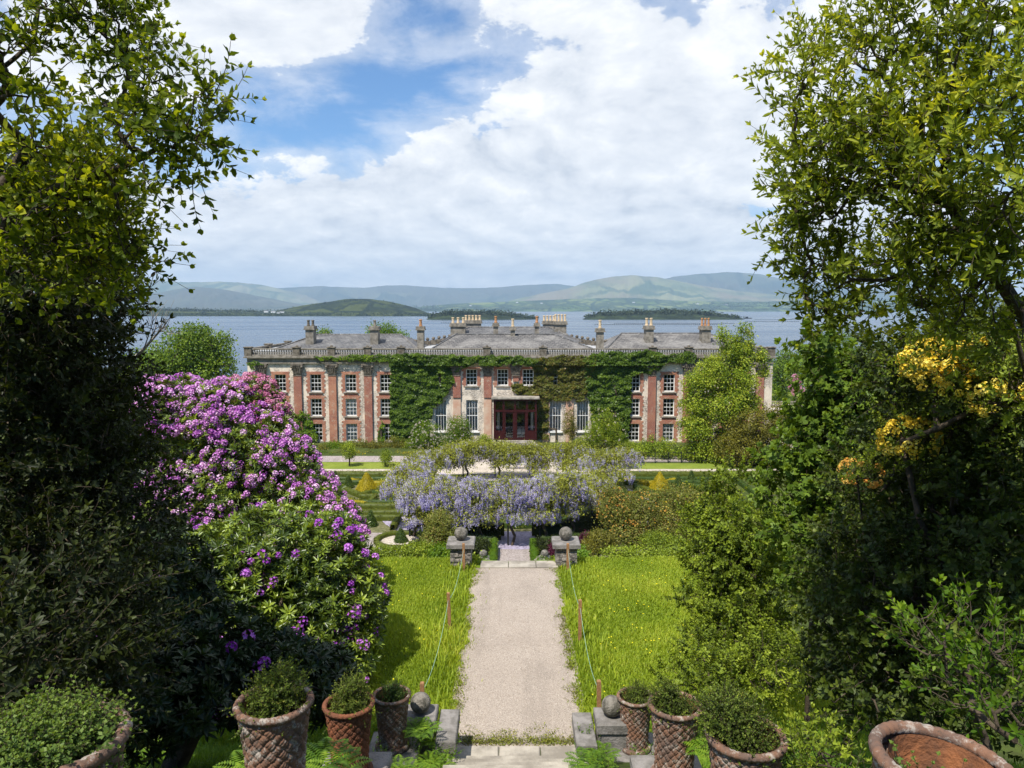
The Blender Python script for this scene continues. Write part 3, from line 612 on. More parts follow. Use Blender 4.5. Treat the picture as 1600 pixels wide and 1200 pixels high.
# the air
m, n, b, oc = newmat('haze_air'); n.n.remove(b); pv = n.node('ShaderNodeVolumePrincipled'); pv.inputs['Color'].default_value = (0.52, 0.74, 0.98, 1)
pv.inputs['Density'].default_value = 0.66e-4; n.l.new(pv.outputs[0], n.n['Material Output'].inputs['Volume']); m.cycles.homogeneous_volume = True if hasattr(m, 'cycles') and hasattr(m.cycles, 'homogeneous_volume') else None
HZB = MB().box(-14000, 14000, -120, 19500, -22.5, 900).build('haze', m); tag(HZB, kind='stuff')

# ------------------------------------------------------------------ the country house
FY = 79.0; KX = 0.0692
def hx(px): return (px - 800) * KX
def hz(py): return float(pt(800, py, FY)[2])
H = thing('country_house', 'long red brick and cream country house under grey slate roofs, half covered in ivy', 'house', (hx(796), FY, .6))
XL, XR = hx(389), hx(1204); Z0 = .3; ZF = hz(568); ZE = hz(557); ZR = hz(545)
rows3 = [(585, 612), (623, 650), (662, 689)]
wins = []                                          # (xc, z0, z1, w, cols, rows, curtain, surround)
for i, px in enumerate((439, 494, 548.5, 603)):
    for r, (a, b_) in enumerate(rows3): wins.append((hx(px), hz(b_), hz(a), 1.2, 3, 4, (1 if (i, r) in ((2, 1), (2, 2)) else .3 if (i, r) == (2, 0) else 0), 1))
for i, px in enumerate((991, 1045, 1100, 1157)):
    for r, (a, b_) in enumerate(rows3): wins.append((hx(px), hz(b_), hz(a), 1.2, 3, 4, (1 if (i, r) == (1, 2) else 0), 1))
for px in (688, 737, 785.5, 825, 868, 911): wins.append((hx(px), hz(602.5), hz(577), 1.18, 3, 4, 0, 1))
for px in (688.5, 737.5, 868, 911): wins.append((hx(px), hz(674), hz(625), 1.28, 4, 4, 2, 0))
holes = [(w_[0] - w_[3] / 2, w_[0] + w_[3] / 2, w_[1], w_[2]) for w_ in wins]
DOOR = (hx(773), hx(836), hz(684), hz(621)); holes.append(DOOR)
wx = sorted(set([XL, XR] + [h[0] for h in holes] + [h[1] for h in holes])); wz = sorted(set([Z0, ZF] + [h[2] for h in holes] + [h[3] for h in holes]))
m = MB()
for i in range(len(wx) - 1):
    for j in range(len(wz) - 1):
        cxm, czm = (wx[i] + wx[i + 1]) / 2, (wz[j] + wz[j + 1]) / 2
        if any(h[0] < cxm < h[1] and h[2] < czm < h[3] for h in holes): continue
        m.add([(wx[i], FY, wz[j]), (wx[i + 1], FY, wz[j]), (wx[i + 1], FY, wz[j + 1]), (wx[i], FY, wz[j + 1])], [(0, 1, 2, 3)])
for h in holes:
    a, b_, c_, d_ = h; y1 = FY + .4
    m.add([(a, FY, c_), (a, FY, d_), (a, y1, d_), (a, y1, c_)], [(0, 1, 2, 3)]); m.add([(b_, FY, c_), (b_, FY, d_), (b_, y1, d_), (b_, y1, c_)], [(3, 2, 1, 0)])
    m.add([(a, FY, c_), (b_, FY, c_), (b_, y1, c_), (a, y1, c_)], [(3, 2, 1, 0)]); m.add([(a, FY, d_), (b_, FY, d_), (b_, y1, d_), (a, y1, d_)], [(0, 1, 2, 3)])
YB = 93.0
m.add([(XL, FY, Z0), (XL, YB, Z0), (XL, YB, ZF), (XL, FY, ZF)], [(0, 1, 2, 3)]); m.add([(XR, FY, Z0), (XR, YB, Z0), (XR, YB, ZF), (XR, FY, ZF)], [(3, 2, 1, 0)])
m.add([(XL, YB, Z0), (XR, YB, Z0), (XR, YB, ZF), (XL, YB, ZF)], [(3, 2, 1, 0)])
cxl, cxr = hx(665), hx(936)
m.box(cxl, cxr, YB - .1, 110, Z0, ZF + 1.2)
m.build('wall', WALL, H)
for h in holes: MB().add([(h[0] - .5, FY + 1.1, h[2] - .5), (h[1] + .5, FY + 1.1, h[2] - .5), (h[1] + .5, FY + 1.1, h[3] + .5), (h[0] - .5, FY + 1.1, h[3] + .5)], [(0, 1, 2, 3)]).build('dark_backboard', DARKROOM, H)  # near-black board stands in for the unlit room behind each opening

# entablature, cornices
m = MB()
m.box(XL - .12, XR + .12, FY - .22, YB, ZF, ZF + .14); m.box(XL - .02, XR + .02, FY - .12, YB - .05, ZF + .14, ZE - .16)
m.box(XL - .3, XR + .3, FY - .42, YB + .1, ZE - .16, ZE); m.box(XL - .2, XR + .2, FY - .30, YB + .05, ZE, ZE + .08)
m.build('cornice', STONE, H)
def window(xc, z0, z1, w_, cols, rows_, cur, sur):
    f = MB(); y = FY + .16; b_ = .07; x0, x1 = xc - w_ / 2, xc + w_ / 2
    f.box(x0, x0 + b_, y, y + .1, z0, z1); f.box(x1 - b_, x1, y, y + .1, z0, z1); f.box(x0 + b_, x1 - b_, y, y + .1, z0, z0 + .1); f.box(x0 + b_, x1 - b_, y, y + .1, z1 - b_, z1)
    zm = (z0 + z1) / 2; f.box(x0 + b_, x1 - b_, y + .003, y + .09, zm - .035, zm + .035)
    for c in range(1, cols): xx_ = x0 + b_ + (w_ - 2 * b_) * c / cols; f.box(xx_ - .018, xx_ + .018, y + .02, y + .07, z0 + .1, z1 - b_)
    nr = rows_ if sur else rows_ + 0
    for r in range(1, nr):
        if r * 2 == nr: continue
        if not sur and r == 1: continue
        zz_ = z0 + .1 + (z1 - z0 - .17) * r / nr; f.box(x0 + b_, x1 - b_, y + .022, y + .068, zz_ - .018, zz_ + .018)
    wo_ = f.build('window', WHITE, H)
    MB().add([(x0 + .02, y + .05, z0 + .02), (x1 - .02, y + .05, z0 + .02), (x1 - .02, y + .05, z1 - .02), (x0 + .02, y + .05, z1 - .02)], [(0, 1, 2, 3)]).build('pane', GLASS, wo_)
    if cur:
        c = MB(); n_ = 40
        def drape(xa, xb, za, zb):
            vs = []; 
            for i in range(n_ + 1):
                u = i / n_; x = xa + (xb - xa) * u; yo = y + .2 + .04 * sin(u * 40); vs += [(x, yo, za), (x, yo, zb)]
            c.add(vs, [(2 * i, 2 * i + 2, 2 * i + 3, 2 * i + 1) for i in range(n_)])
        if cur == 1: drape(x0, x1, z0 + .05, z1 - .05)
        elif cur == 2: drape(x0, xc - .12, z0, z1); drape(xc + .12, x1, z0, z1); drape(x0, x1, zm + .3, z1)
        else: drape(x0, x0 + w_ * .3, z0, z1)
        c.build('curtain', CURT, wo_)
    s = MB(); s.bbox(x0 - .16, x1 + .16, FY - .16, FY + .12, z0 - .14, z0, .02); s.build('sill', WHITE if z0 > 0 and sur == 0 else STONEL, wo_)
    return wo_
T_ = .035
for w_ in wins:
    wo_ = window(*w_); xc, z0, z1, wd0, _a, _b, _c, sur = w_
    if not sur: continue
    m = MB(); x0, x1 = xc - wd0 / 2, xc + wd0 / 2; zt = z1 + .30; z = z0 - .14; k = 0
    while z < zt - .05:
        ze = min(z + .24, zt); wd = .30 + .10 * (k % 2) + random.uniform(-.03, .05)
        if z < z1: e = min(ze, z1); m.box(x0 - wd, x0 - .002, FY - T_, FY - .001, z, e); m.box(x1 + .002, x1 + wd, FY - T_, FY - .001, z, e)
        if ze > z1: m.box(x0 - wd, x1 + wd, FY - T_ - .004, FY - .001, max(z, z1), ze)
        z = ze; k += 1
    if w_ in wins[:24]:
        below = [q for q in wins[:24] if abs(q[0] - xc) < .1 and q[2] < z0]
        if below: m.box(xc - .75, xc + .75, FY - T_ + .006, FY - .001, max(q[2] for q in below) + .3, z0 - .14)
    m.build('surround', BRICK, wo_)
# pilasters with leafy capitals
def lump(m, c, r, sq=.8): m.ball(c, r, 6, 4, sq)
def pilaster(px, red, short=None, wd=.83, capo=False):
    xc = hx(px); zb = Z0 if not short else hz(short); zt = hz(586); p = MB(); k = .24
    if not capo: p.box(xc - wd / 2, xc + wd / 2, FY - k, FY, zb, zt)
    else: p.box(xc - .3, xc + .3, FY - .15, FY, hz(596), zt)
    o = p.build('pilaster', BRICKR if red else BRICK, H); c = MB(); zc = zt; hc = ZF - zt
    c.add([(xc - .42, FY - .24, zc), (xc + .42, FY - .24, zc), (xc + .55, FY - .36, zc + hc * .85), (xc - .55, FY - .36, zc + hc * .85), (xc - .42, FY, zc), (xc + .42, FY, zc), (xc + .55, FY, zc + hc * .85), (xc - .55, FY, zc + hc * .85)], [(0, 1, 2, 3), (1, 5, 6, 2), (4, 0, 3, 7), (3, 2, 6, 7)])
    c.box(xc - .66, xc + .66, FY - .48, FY, zc + hc * .86, zc + hc - .002); c.box(xc - .46, xc + .46, FY - .28, FY, zc - .08, zc)
    for r_, (zz_, n_, off) in enumerate(((.18, 5, .25), (.45, 4, .31), (.7, 5, .38))):
        for i in range(n_):
            x = xc + (i - (n_ - 1) / 2) * (.84 + .1 * r_) / n_; lump(c, (x, FY - off, zc + hc * zz_), .10, 1.15); lump(c, (x, FY - off - .08, zc + hc * (zz_ + .1)), .055, .8)
    for s in (-1, 1): c.ball((xc + s * .55, FY - .4, zc + hc * .74), .15, 8, 6, 1.0); c.ball((xc + s * .5, FY - .3, zc + hc * .5), .09, 8, 6, 1.3)
    c.build('capital', STONED, o)
for px, red in ((411, 0), (466.5, 1), (520.5, 0), (576, 1), (1018, 1), (1073, 1), (1128, 0), (1186, 1)): pilaster(px, red)
for px, sh in ((714, 621), (762, 621)): pilaster(px, 1, sh)
pilaster(806, 1, 595, capo=True)
for px in (714, 762, 853, 890): MB().box(hx(px) - .41, hx(px) + .41, FY - .14, FY, Z0, hz(622)).build('plaster_strip', PLASTER, H)
for px, wd in ((395, .42), (1199, .42)): MB().box(hx(px) - wd, hx(px) + wd, FY - .10, FY, Z0, ZF - .002).build('corner_strip', WALL, H)
# balustrade: rails, pedestals with urn stubs, and its balusters
peds = [hx(p) for p in (391, 466, 520, 576, 628, 761, 848, 1018, 1074, 1130, 1186, 1202)]
m = MB(); zb, zt = ZE + .08, ZR + .05
m.box(XL, XR, FY - .20, FY + .12, zb, zb + .12); m.box(XL - .02, XR + .02, FY - .24, FY + .16, zt - .13, zt)
m.box(XL, XL + .3, FY + .2, YB, zb, zb + .12); m.box(XL, XL + .3, FY + .2, YB, zt - .13, zt + .02)
m.box(XR - .3, XR, FY + .2, YB, zb, zb + .12); m.box(XR - .3, XR, FY + .2, YB, zt - .13, zt + .02)
BAL = m.build('balustrade', STONE, H)
for x in peds:
    m = MB(); m.box(x - .38, x + .38, FY - .30, FY + .22, zb - .002, zt + .06); m.bbox(x - .45, x + .45, FY - .37, FY + .29, zt + .06, zt + .18, .03)
    if abs(x - XL) > 1 and abs(x - XR) > 1: m.ball((x, FY, zt + .24), .16, 10, 6, .7)
    m.build('pedestal', STONED, BAL)
for x in (XL + .15, XR - .15):
    for y in (FY + 6.5, YB): m = MB(); m.box(x - .35, x + .35, y - .35, y + .35, zb, zt + .1); m.bbox(x - .42, x + .42, y - .42, y + .42, zt + .1, zt + .22, .03); m.build('pedestal', STONED, BAL)
bh = zt - .13 - zb - .12; prof = [(.055, 0), (.08, .03), (.05, .07), (.095, bh * .35), (.05, bh * .72), (.045, bh * .85), (.08, bh - .03), (.06, bh)]
bx = [XL + .3 + i * .262 for i in range(int((XR - XL - .6) / .262) + 1)]; bx = [x for x in bx if all(abs(x - p) > .46 for p in peds)]
vis = [x for x in bx if x < hx(628)][:46] + [x for x in bx if hx(650) < x < hx(950)][:54]; rest = [x for x in bx if x not in vis]
bm0 = MB().lathe(prof, (0, 0, 0), 7); me0 = None
for x in vis:
    if me0 is None: o = bm0.build('baluster', STONE, None); o.parent = BAL; me0 = o.data
    else: o = link('baluster', me0, BAL)
    o.location = (x - org(BAL)[0], FY - .04 - org(BAL)[1], zb + .12 - org(BAL)[2])
m = MB()
for x in rest: m.lathe(prof, (x, FY - .04, zb + .12), 6)
for x in (XL + .15, XR - .15):
    for i in range(40): m.lathe(prof, (x, FY + .6 + i * .33, zb + .12), 6)
tag(m.build('far_balusters', STONE, BAL), kind='stuff')
# roofs
def hip(x0, x1, y0, y1, ze, xr0, xr1, yr, zr, name, mat, closed=True):
    m = MB(); m.add([(x0, y0, ze), (x1, y0, ze), (x1, y1, ze), (x0, y1, ze), (xr0, yr, zr), (xr1, yr, zr)], [(0, 1, 5, 4), (1, 2, 5), (2, 3, 4, 5), (3, 0, 4)]); o = m.build(name, mat, H)
    r = MB()
    for a, b_ in (((x0, y0, ze), (xr0, yr, zr)), ((x1, y0, ze), (xr1, yr, zr)), ((xr0, yr, zr), (xr1, yr, zr))): r.tube([Vector(a) + Vector((0, 0, .03)), Vector(b_) + Vector((0, 0, .03))], .10, 5)
    r.build('ridge_tile', SLATEL if mat is SLATE else SLATE, o); return o
zeave = hz(545) - .15
def zr_(py, d): return float(pt(800, py, d)[2])
hip(hx(425), hx(652), 80.2, 92.6, zeave, hx(470), hx(612), 86.3, zr_(523, 86.3), 'roof', SLATE)
hip(hx(948), hx(1190), 80.2, 92.6, zeave, hx(985), hx(1130), 86.3, zr_(521, 86.3), 'roof', SLATEL)
hip(hx(672), hx(930), 80.2, 91, zeave, hx(706), hx(872), 85.6, zr_(523, 85.6), 'roof', SLATEL)
hip(hx(680), hx(918), 85.8, 105, zeave + .6, hx(722), hx(866), 93.5, zr_(511.5, 93.5), 'roof', SLATE)
m = MB(); m.box(hx(640), hx(960), 79.5, 92.5, ZE - .1, zeave - .05); m.box(XL + .4, XR - .4, 79.6, YB - .2, ZE - .1, zeave - .1); m.build('roof_deck', LEAD, H)
# stepped rear parapets seen beside the centre roof
for s, xa in ((-1, hx(690)), (1, hx(905))):
    for i in range(9): m = MB(); m.box(xa + s * i * .55 - .35, xa + s * i * .55 + .35, 98 - i * 1.5 - .5, 98 - i * 1.5 + .3, zeave, zeave + .75 - .05 * i); m.ball((xa + s * i * .55, 98 - i * 1.5, zeave + .95 - .05 * i), .22, 8, 6); m.build('rear_pedestal', STONED, H)
def chimney(px0, px1, ytop, ycap, ybase, d, pots, mat, depth=1.3):
    a = pt(px0, ycap, d); b_ = pt(px1, ycap, d); x0, x1 = a[0], b_[0]; zc = a[2]; zb = pt(px0, ybase, d)[2] - .9
    c = MB(); c.box(x0 + .06, x1 - .06, d, d + depth, zb, zc - .1); c.box(x0 - .1, x1 + .1, d - .14, d + depth + .14, zc - .42, zc - .28); c.box(x0 - .04, x1 + .04, d - .08, d + depth + .08, zc - .28, zc)
    o = c.build('chimney', STONE, H); h = pt(px0, ytop, d)[2] - zc; r = min(.19, (x1 - x0) / pots / 2 * .82)
    for i in range(pots):
        p = MB(); xx_ = x0 + (x1 - x0) * (i + .5) / pots; p.lathe([(r * .95, 0), (r, .12), (r * .78, .16), (r * .72, h - .16), (r * .92, h - .12), (r * .92, h - .03), (r * .7, h)], (xx_, d + depth / 2, zc), 12); p.build('chimney_pot', mat, o, smooth=False)
chimney(476, 490, 500, 509.5, 540, 82.2, 2, STONED); chimney(577, 591, 500, 510, 540, 82.2, 1, STONE)
chimney(650.5, 662.5, 499, 510, 545, 80.4, 1, TERRA, .9); chimney(932, 944.5, 500, 513, 545, 80.4, 1, BUFF, .9)
chimney(703, 727.5, 496, 505, 518, 90, 3, BUFF); chimney(725, 752, 492.5, 500.5, 515, 95, 5, BUFF)
chimney(770, 779, 494, 504.5, 522, 87.5, 1, TERRA, 1.0); chimney(797, 805.5, 498, 510.5, 528, 85, 1, BUFF, .9); chimney(835, 843, 494, 504.5, 521, 87.5, 1, TERRA, 1.0)
chimney(848, 868, 493, 501.5, 516, 95, 4, BUFF); chimney(866, 886, 491, 502, 518, 91, 4, BUFF)
chimney(1008.5, 1022.5, 497, 509, 533, 82.6, 2, BUFF); chimney(1096.5, 1112, 497, 509.5, 531, 82.6, 3, TERRA)
# glazed porch
PR = thing('glazed_porch', 'dark red glazed entrance porch with double doors at the house centre', 'porch', (hx(804), FY - 1.2, .6)); y0 = FY - 1.3
px0, px1, pz0, pz1 = hx(772), hx(838), hz(684), hz(621)
m = MB(); xs_ = [px0, hx(785), hx(788), hx(803.5), hx(806), hx(822), hx(825), px1]
for x in (px0 + .09, hx(787), hx(804.5), hx(823), px1 - .09): m.box(x - .11, x + .11, y0, y0 + .14, pz0, pz1)
zt_ = hz(639.5); m.box(px0 + .01, px1 - .01, y0 - .03, y0 + .16, zt_ - .11, zt_ + .11); m.box(px0 + .01, px1 - .01, y0 - .02, y0 + .15, pz1 - .22, pz1)
for a in (px0, px1 - .14): m.box(a, a + .14, y0 + .15, FY - .01, pz1 - .2, pz1 - .01); m.box(a, a + .14, y0 + .15, FY - .01, pz0, pz0 + .9)
m.box(px0 + .2, hx(785.5), y0 + .02, y0 + .1, pz0, pz0 + 1.0); m.box(hx(824.5), px1 - .2, y0 + .02, y0 + .1, pz0, pz0 + 1.0)
m.build('frame', MAROON, PR)
MB().bbox(px0 - .25, px1 + .3, y0 - .3, FY - .002, pz1, pz1 + .22, .03).build('canopy', STONEL, PR)
for a, b_ in ((hx(788.5), hx(803)), (hx(806), hx(821.5))):
    d_ = MB(); d_.box(a, a + .12, y0 + .03, y0 + .09, pz0, zt_ - .11); d_.box(b_ - .12, b_, y0 + .03, y0 + .09, pz0, zt_ - .11); d_.box(a + .12, b_ - .12, y0 + .03, y0 + .09, pz0, pz0 + .25); d_.box(a + .12, b_ - .12, y0 + .03, y0 + .09, zt_ - .26, zt_ - .11)
    do = d_.build('door', MAROON, PR); MB().box(a + .12, b_ - .12, y0 + .055, y0 + .065, pz0 + .25, zt_ - .26).build('pane', GLASS, do)
m = MB(); m.box(px0 + .2, hx(785.7), y0 + .06, y0 + .07, pz0 + 1, zt_ - .11); m.box(hx(824.3), px1 - .2, y0 + .06, y0 + .07, pz0 + 1, zt_ - .11); m.box(px0 + .2, px1 - .2, y0 + .06, y0 + .07, zt_ + .11, pz1 - .22); m.build('pane', GLASS, PR)
m = MB(); m.box(px0 + .35, px0 + .62, y0 + .16, y0 + .2, pz0, zt_ - .1); m.box(px1 - .62, px1 - .35, y0 + .16, y0 + .2, pz0, zt_ - .1); m.build('side_pillar', STONEL, PR)
m = MB()
for i in range(3): m.box(px0 - .1 + .25 * i, px1 + .1 - .25 * i, y0 - 1.2 + .33 * i, y0 - .001 + .0 * i, .6 + .15 * i - .2, .6 + .15 * (i + 1))
tag(m.build('doorstep', STONEL), 'pale stone steps rising to the red porch doors', 'steps')
# two white chairs inside the porch door, seen from the back
for k, (px, lb) in enumerate(((811.5, 'white slatted garden chair behind the porch door glass, nearer the middle'), (818.5, 'white slatted garden chair behind the porch door glass, nearer the right jamb'))):
    x = hx(px); z = pz0 + .12; y = y0 + .55; c = thing('garden_chair', lb, 'chair', (x, y, z), 'white chairs in the porch')
    MB().bbox(x - .22, x + .22, y, y + .42, z + .40, z + .44, .01).build('seat', WHITE, c)
    b_ = MB(); 
    for i in range(5): b_.box(x - .2 + i * .09, x - .16 + i * .09, y - .03, y, z + .44, z + .95 + .08 * sin(pi * i / 4))
    b_.box(x - .22, x + .22, y - .035, y + .005, z + .55, z + .60); b_.build('backrest', WHITE, c)
    for a in (-.2, .17):
        for e in (0, .38): MB().box(x + a, x + a + .04, y + e, y + e + .04, z, z + .40).build('leg', WHITE, c)
# ------------------------------------------------------------------ climbers on the facade
def inside(poly, X_, Y_):
    r = np.zeros(len(X_), bool); n_ = len(poly)
    for i in range(n_):
        x1, y1 = poly[i]; x2, y2 = poly[(i + 1) % n_]
        if y1 == y2: continue
        c = ((y1 > Y_) != (y2 > Y_)) & (X_ < (x2 - x1) * (Y_ - y1) / (y2 - y1) + x1); r ^= c
    return r
def climber(name, label, cat, poly, n, mat, holes_=(), thick=.5, size=.17, rag=4.0):
    a = np.array(poly, float); X_ = rng.uniform(a[:, 0].min() - 6, a[:, 0].max() + 6, n * 3); Y_ = rng.uniform(a[:, 1].min() - 6, a[:, 1].max() + 6, n * 3)
    wx_ = np.array([mnoise.noise((p * .12, q * .12, 5)) for p, q in zip(X_, Y_)]); wy_ = np.array([mnoise.noise((p * .12, q * .12, 9)) for p, q in zip(X_, Y_)])
    ok = inside(poly, X_ + wx_ * rag, Y_ + wy_ * rag)
    for (c, d_, rx, ry) in holes_: ok &= ~((np.abs(X_ - c) < rx) & (np.abs(Y_ - d_) < ry))
    X_, Y_ = X_[ok][:n], Y_[ok][:n]; nn = len(X_)
    lum = np.array([mnoise.fractal((p * .06, q * .10, 2), 1, 2, 4) for p, q in zip(X_, Y_)])
    th = thing(name, label, cat, (hx(a[:, 0].mean()), FY - .3, .6))
    P = np.stack([(X_ - 800) * KX, FY - .06 - thick * np.clip(.45 + lum * .7, .05, 1.3) * rng.uniform(.55, 1, nn), CAMZ - FY * np.tan(PITCH + np.arctan((Y_ - 600) / FPX))], 1)
    P[:, 1] -= np.where(P[:, 2] > ZF - .1, .42, 0)
    N_ = unit(np.stack([rng.normal(size=nn) * .45, np.full(nn, -.8), .45 + rng.normal(size=nn) * .35], 1)); A_ = unit(np.cross(N_, rdir(nn)) + [0, 0, -.7])
    T = TP(); leaves(T, P, A_, N_, size * rng.uniform(.7, 1.3, nn), size * rng.uniform(.8, 1.2, nn), np.clip(.45 + lum * .55 + rng.normal(size=nn) * .2, 0, 1), 'kite'); tmesh(T, 'foliage', [mat], th)
    if thick < .5: return th
    S = TP(); k = 40; ii = rng.choice(nn, min(k, nn), replace=False); skeleton(S, [(P[:, 0].mean(), FY - .2, .5), (P[:, 0].mean(), FY - .12, 2.0)], P[ii] * [1, 0, 1] + [0, FY - .08, 0], .02, .1); tmesh(S, 'stem', [BARK], th); return th
ivl = [(611, 556), (636, 552), (700, 554), (760, 556), (800, 555), (838, 560), (834, 571), (800, 567), (770, 572), (745, 566), (722, 573), (712, 583), (709, 596), (704, 608), (697, 616), (690, 626), (680, 634), (674, 648), (668, 660), (654, 664), (650, 692), (611, 692)]
climber('ivy', 'bright green ivy over the wall left of the entrance, reaching down to the ground', 'ivy', ivl, 34000, L_IVY, [(688, 590, 3.6, 8)], .55)
climber('virginia_creeper', 'brownish green creeper hanging round the entrance and right-hand tall windows', 'creeper', [(828, 560), (880, 554), (930, 556), (928, 575), (918, 600), (914, 622), (903, 628), (897, 622), (878, 624), (860, 626), (857, 640), (856, 684), (834, 684), (836, 655), (834, 619), (822, 614), (812, 616), (802, 612), (800, 600), (812, 598), (832, 601), (836, 585)], 15000, L_CREEP, [(824, 590, 8, 12), (868, 592, 4, 8), (868, 649, 11, 24), (911, 650, 10, 24)], .5)
climber('ivy', 'deep green ivy over the wall right of the tall windows, up to the balustrade', 'ivy', [(912, 556), (950, 548), (985, 550), (1010, 546), (1038, 552), (1041, 562), (1030, 574), (1014, 584), (1000, 579), (986, 588), (985, 640), (979, 692), (924, 692), (925, 650), (920, 626), (914, 600)], 22000, L_IVY, [(911, 650, 10, 24)], .55)
climber('ivy_trail', 'thin ivy trailing along the cornice of the left wing', 'ivy', [(492, 555), (530, 557), (560, 553), (612, 553), (612, 562), (575, 564), (545, 562), (520, 561), (505, 562)], 1600, L_BRIGHT, (), .3, .13, 3)
climber('ivy_tuft', 'small yellowish ivy tuft on the left corner capital of the house', 'ivy', [(390, 568), (400, 562), (416, 568), (418, 576), (404, 578), (392, 574)], 500, L_BRIGHT, (), .3, .13, 3)
climber('ivy_tail', 'end of the dark ivy trailing along the cornice of the right wing', 'ivy', [(1035, 553), (1075, 548), (1085, 556), (1080, 566), (1038, 564)], 900, L_IVY, (), .3, .15, 3)
climber('wall_shrub', 'lime green shrub trained up the left wing between lower windows', 'shrub', [(448, 645), (456, 641), (464, 648), (472, 640), (482, 645), (490, 660), (496, 690), (450, 690)], 1900, L_BRIGHT, (), .9, .16, 5)
climber('wall_climber', 'thin lime climber beside the fourth pilaster of the left wing', 'climber', [(592, 668), (596, 655), (600, 662), (602, 690), (588, 690)], 350, L_BRIGHT, (), .5, .14, 3)
# ------------------------------------------------------------------ hedges and topiary
T_BOX = [t_clump(10, .12, .055, .05) for _ in range(4)]
T_MID = [t_clump(30, .55, .19, .15) for _ in range(5)]
T_MIDL = [t_clump(32, .9, .28, .2) for _ in range(5)]
T_SM = [t_clump(22, .26, .09, .065) for _ in range(5)]
def hedge(name, label, pts, mat, w_=.42, h=.6, closed=False, group=None, z0=0.0, dens=26, cat='hedge', zf=None):
    pts = [np.array(p, float) for p in pts]; segs = [(pts[i], pts[(i + 1) % len(pts)]) for i in range(len(pts) if closed else len(pts) - 1)]
    th = thing(name, label, cat, (pts[0][0], pts[0][1], z0), group)
    V = []; F_ = []; P = []; N_ = []
    for a, b_ in segs:
        L = np.linalg.norm(b_ - a); d = (b_ - a) / L; s = np.array([-d[1], d[0]]); a = a - d * w_ * .45; L2 = L + w_ * .9; n_ = max(2, int(L2 / .35))
        prof = [(-.5, 0), (-.5, .55), (-.44, .94), (-.2, 1), (.2, 1), (.44, .94), (.5, .55), (.5, 0)]; o = len(V)
        for i in range(n_ + 1):
            c = a + d * L2 * i / n_
            for u, v in prof:
                q = c + s * u * w_ * .98; k = 1 + .12 * mnoise.noise((q[0] * 2, q[1] * 2, v * 2)); V.append((c[0] + (q[0] - c[0]) * k, c[1] + (q[1] - c[1]) * k, z0 + h * .99 * v * k))
        for i in range(n_):
            for j in range(7): F_.append((o + i * 8 + j, o + i * 8 + j + 1, o + i * 8 + j + 9, o + i * 8 + j + 8))
        m_ = int(L2 * (w_ + 1.6 * h) * dens); t = rng.uniform(0, L2, m_); f = rng.uniform(0, w_ + 1.6 * h, m_); top = f < w_
        sd_ = np.where(rng.uniform(0, 1, m_) < .5, -1, 1); u = np.where(top, f / w_ - .5, .5 * sd_); v = np.where(top, 1.0, rng.uniform(.05, 1, m_))
        q = a + d * t[:, None] + s * (u * w_)[:, None]; P.append(np.stack([q[:, 0], q[:, 1], z0 + v * h], 1)); N_.append(np.where(top[:, None], [[0, 0, 1.]], np.concatenate([s * sd_[:, None], np.full((m_, 1), .3)], 1)))
    mesh_np('foliage', V, F_, mat, th, tint=np.full(len(F_), .2))
    P = np.concatenate(P); N_ = np.concatenate(N_); T = TP(); scatter(T, T_BOX, P, N_, .9, dt=.18, base=.05); tmesh(T, 'leaf_surface', [mat, mat], th); return th
def cone(name, label, x, y, r, h, mat, group=None, z0=0.0, square=False):
    th = thing(name, label, 'topiary', (x, y, z0), group); m = MB()
    n_ = 4 if square else 14; m.lathe([(r * .3, 0), (r * .9, .06), (r * .92, h * .15), (r * .5, h * .55), (.02, h * .96)], (x, y, z0), 14); o = m.build('foliage', mat, th, True)
    a = o.data.attributes.new('tint', 'FLOAT', 'FACE'); a.data.foreach_set('value', np.full(len(o.data.polygons), .2, np.float32))
    k = int(420 * r * h * 2) + 80; v = 1 - np.sqrt(rng.uniform(0, 1, k)); ph = rng.uniform(0, 2 * pi, k); rr = r * (1 - v) * (1 if not square else 1) + .02
    P = np.stack([x + rr * np.cos(ph), y + rr * np.sin(ph), z0 + .05 + v * h * .95], 1); N_ = np.stack([np.cos(ph), np.sin(ph), np.full(k, .5)], 1); T = TP(); scatter(T, T_BOX, P, N_, .9, dt=.2); tmesh(T, 'leaf_surface', [mat, mat], th); return th
GP_ = 'low clipped box hedges of the parterre'
def W2(px, py): p = gp(px, py, 0.2); return (p[0], p[1])
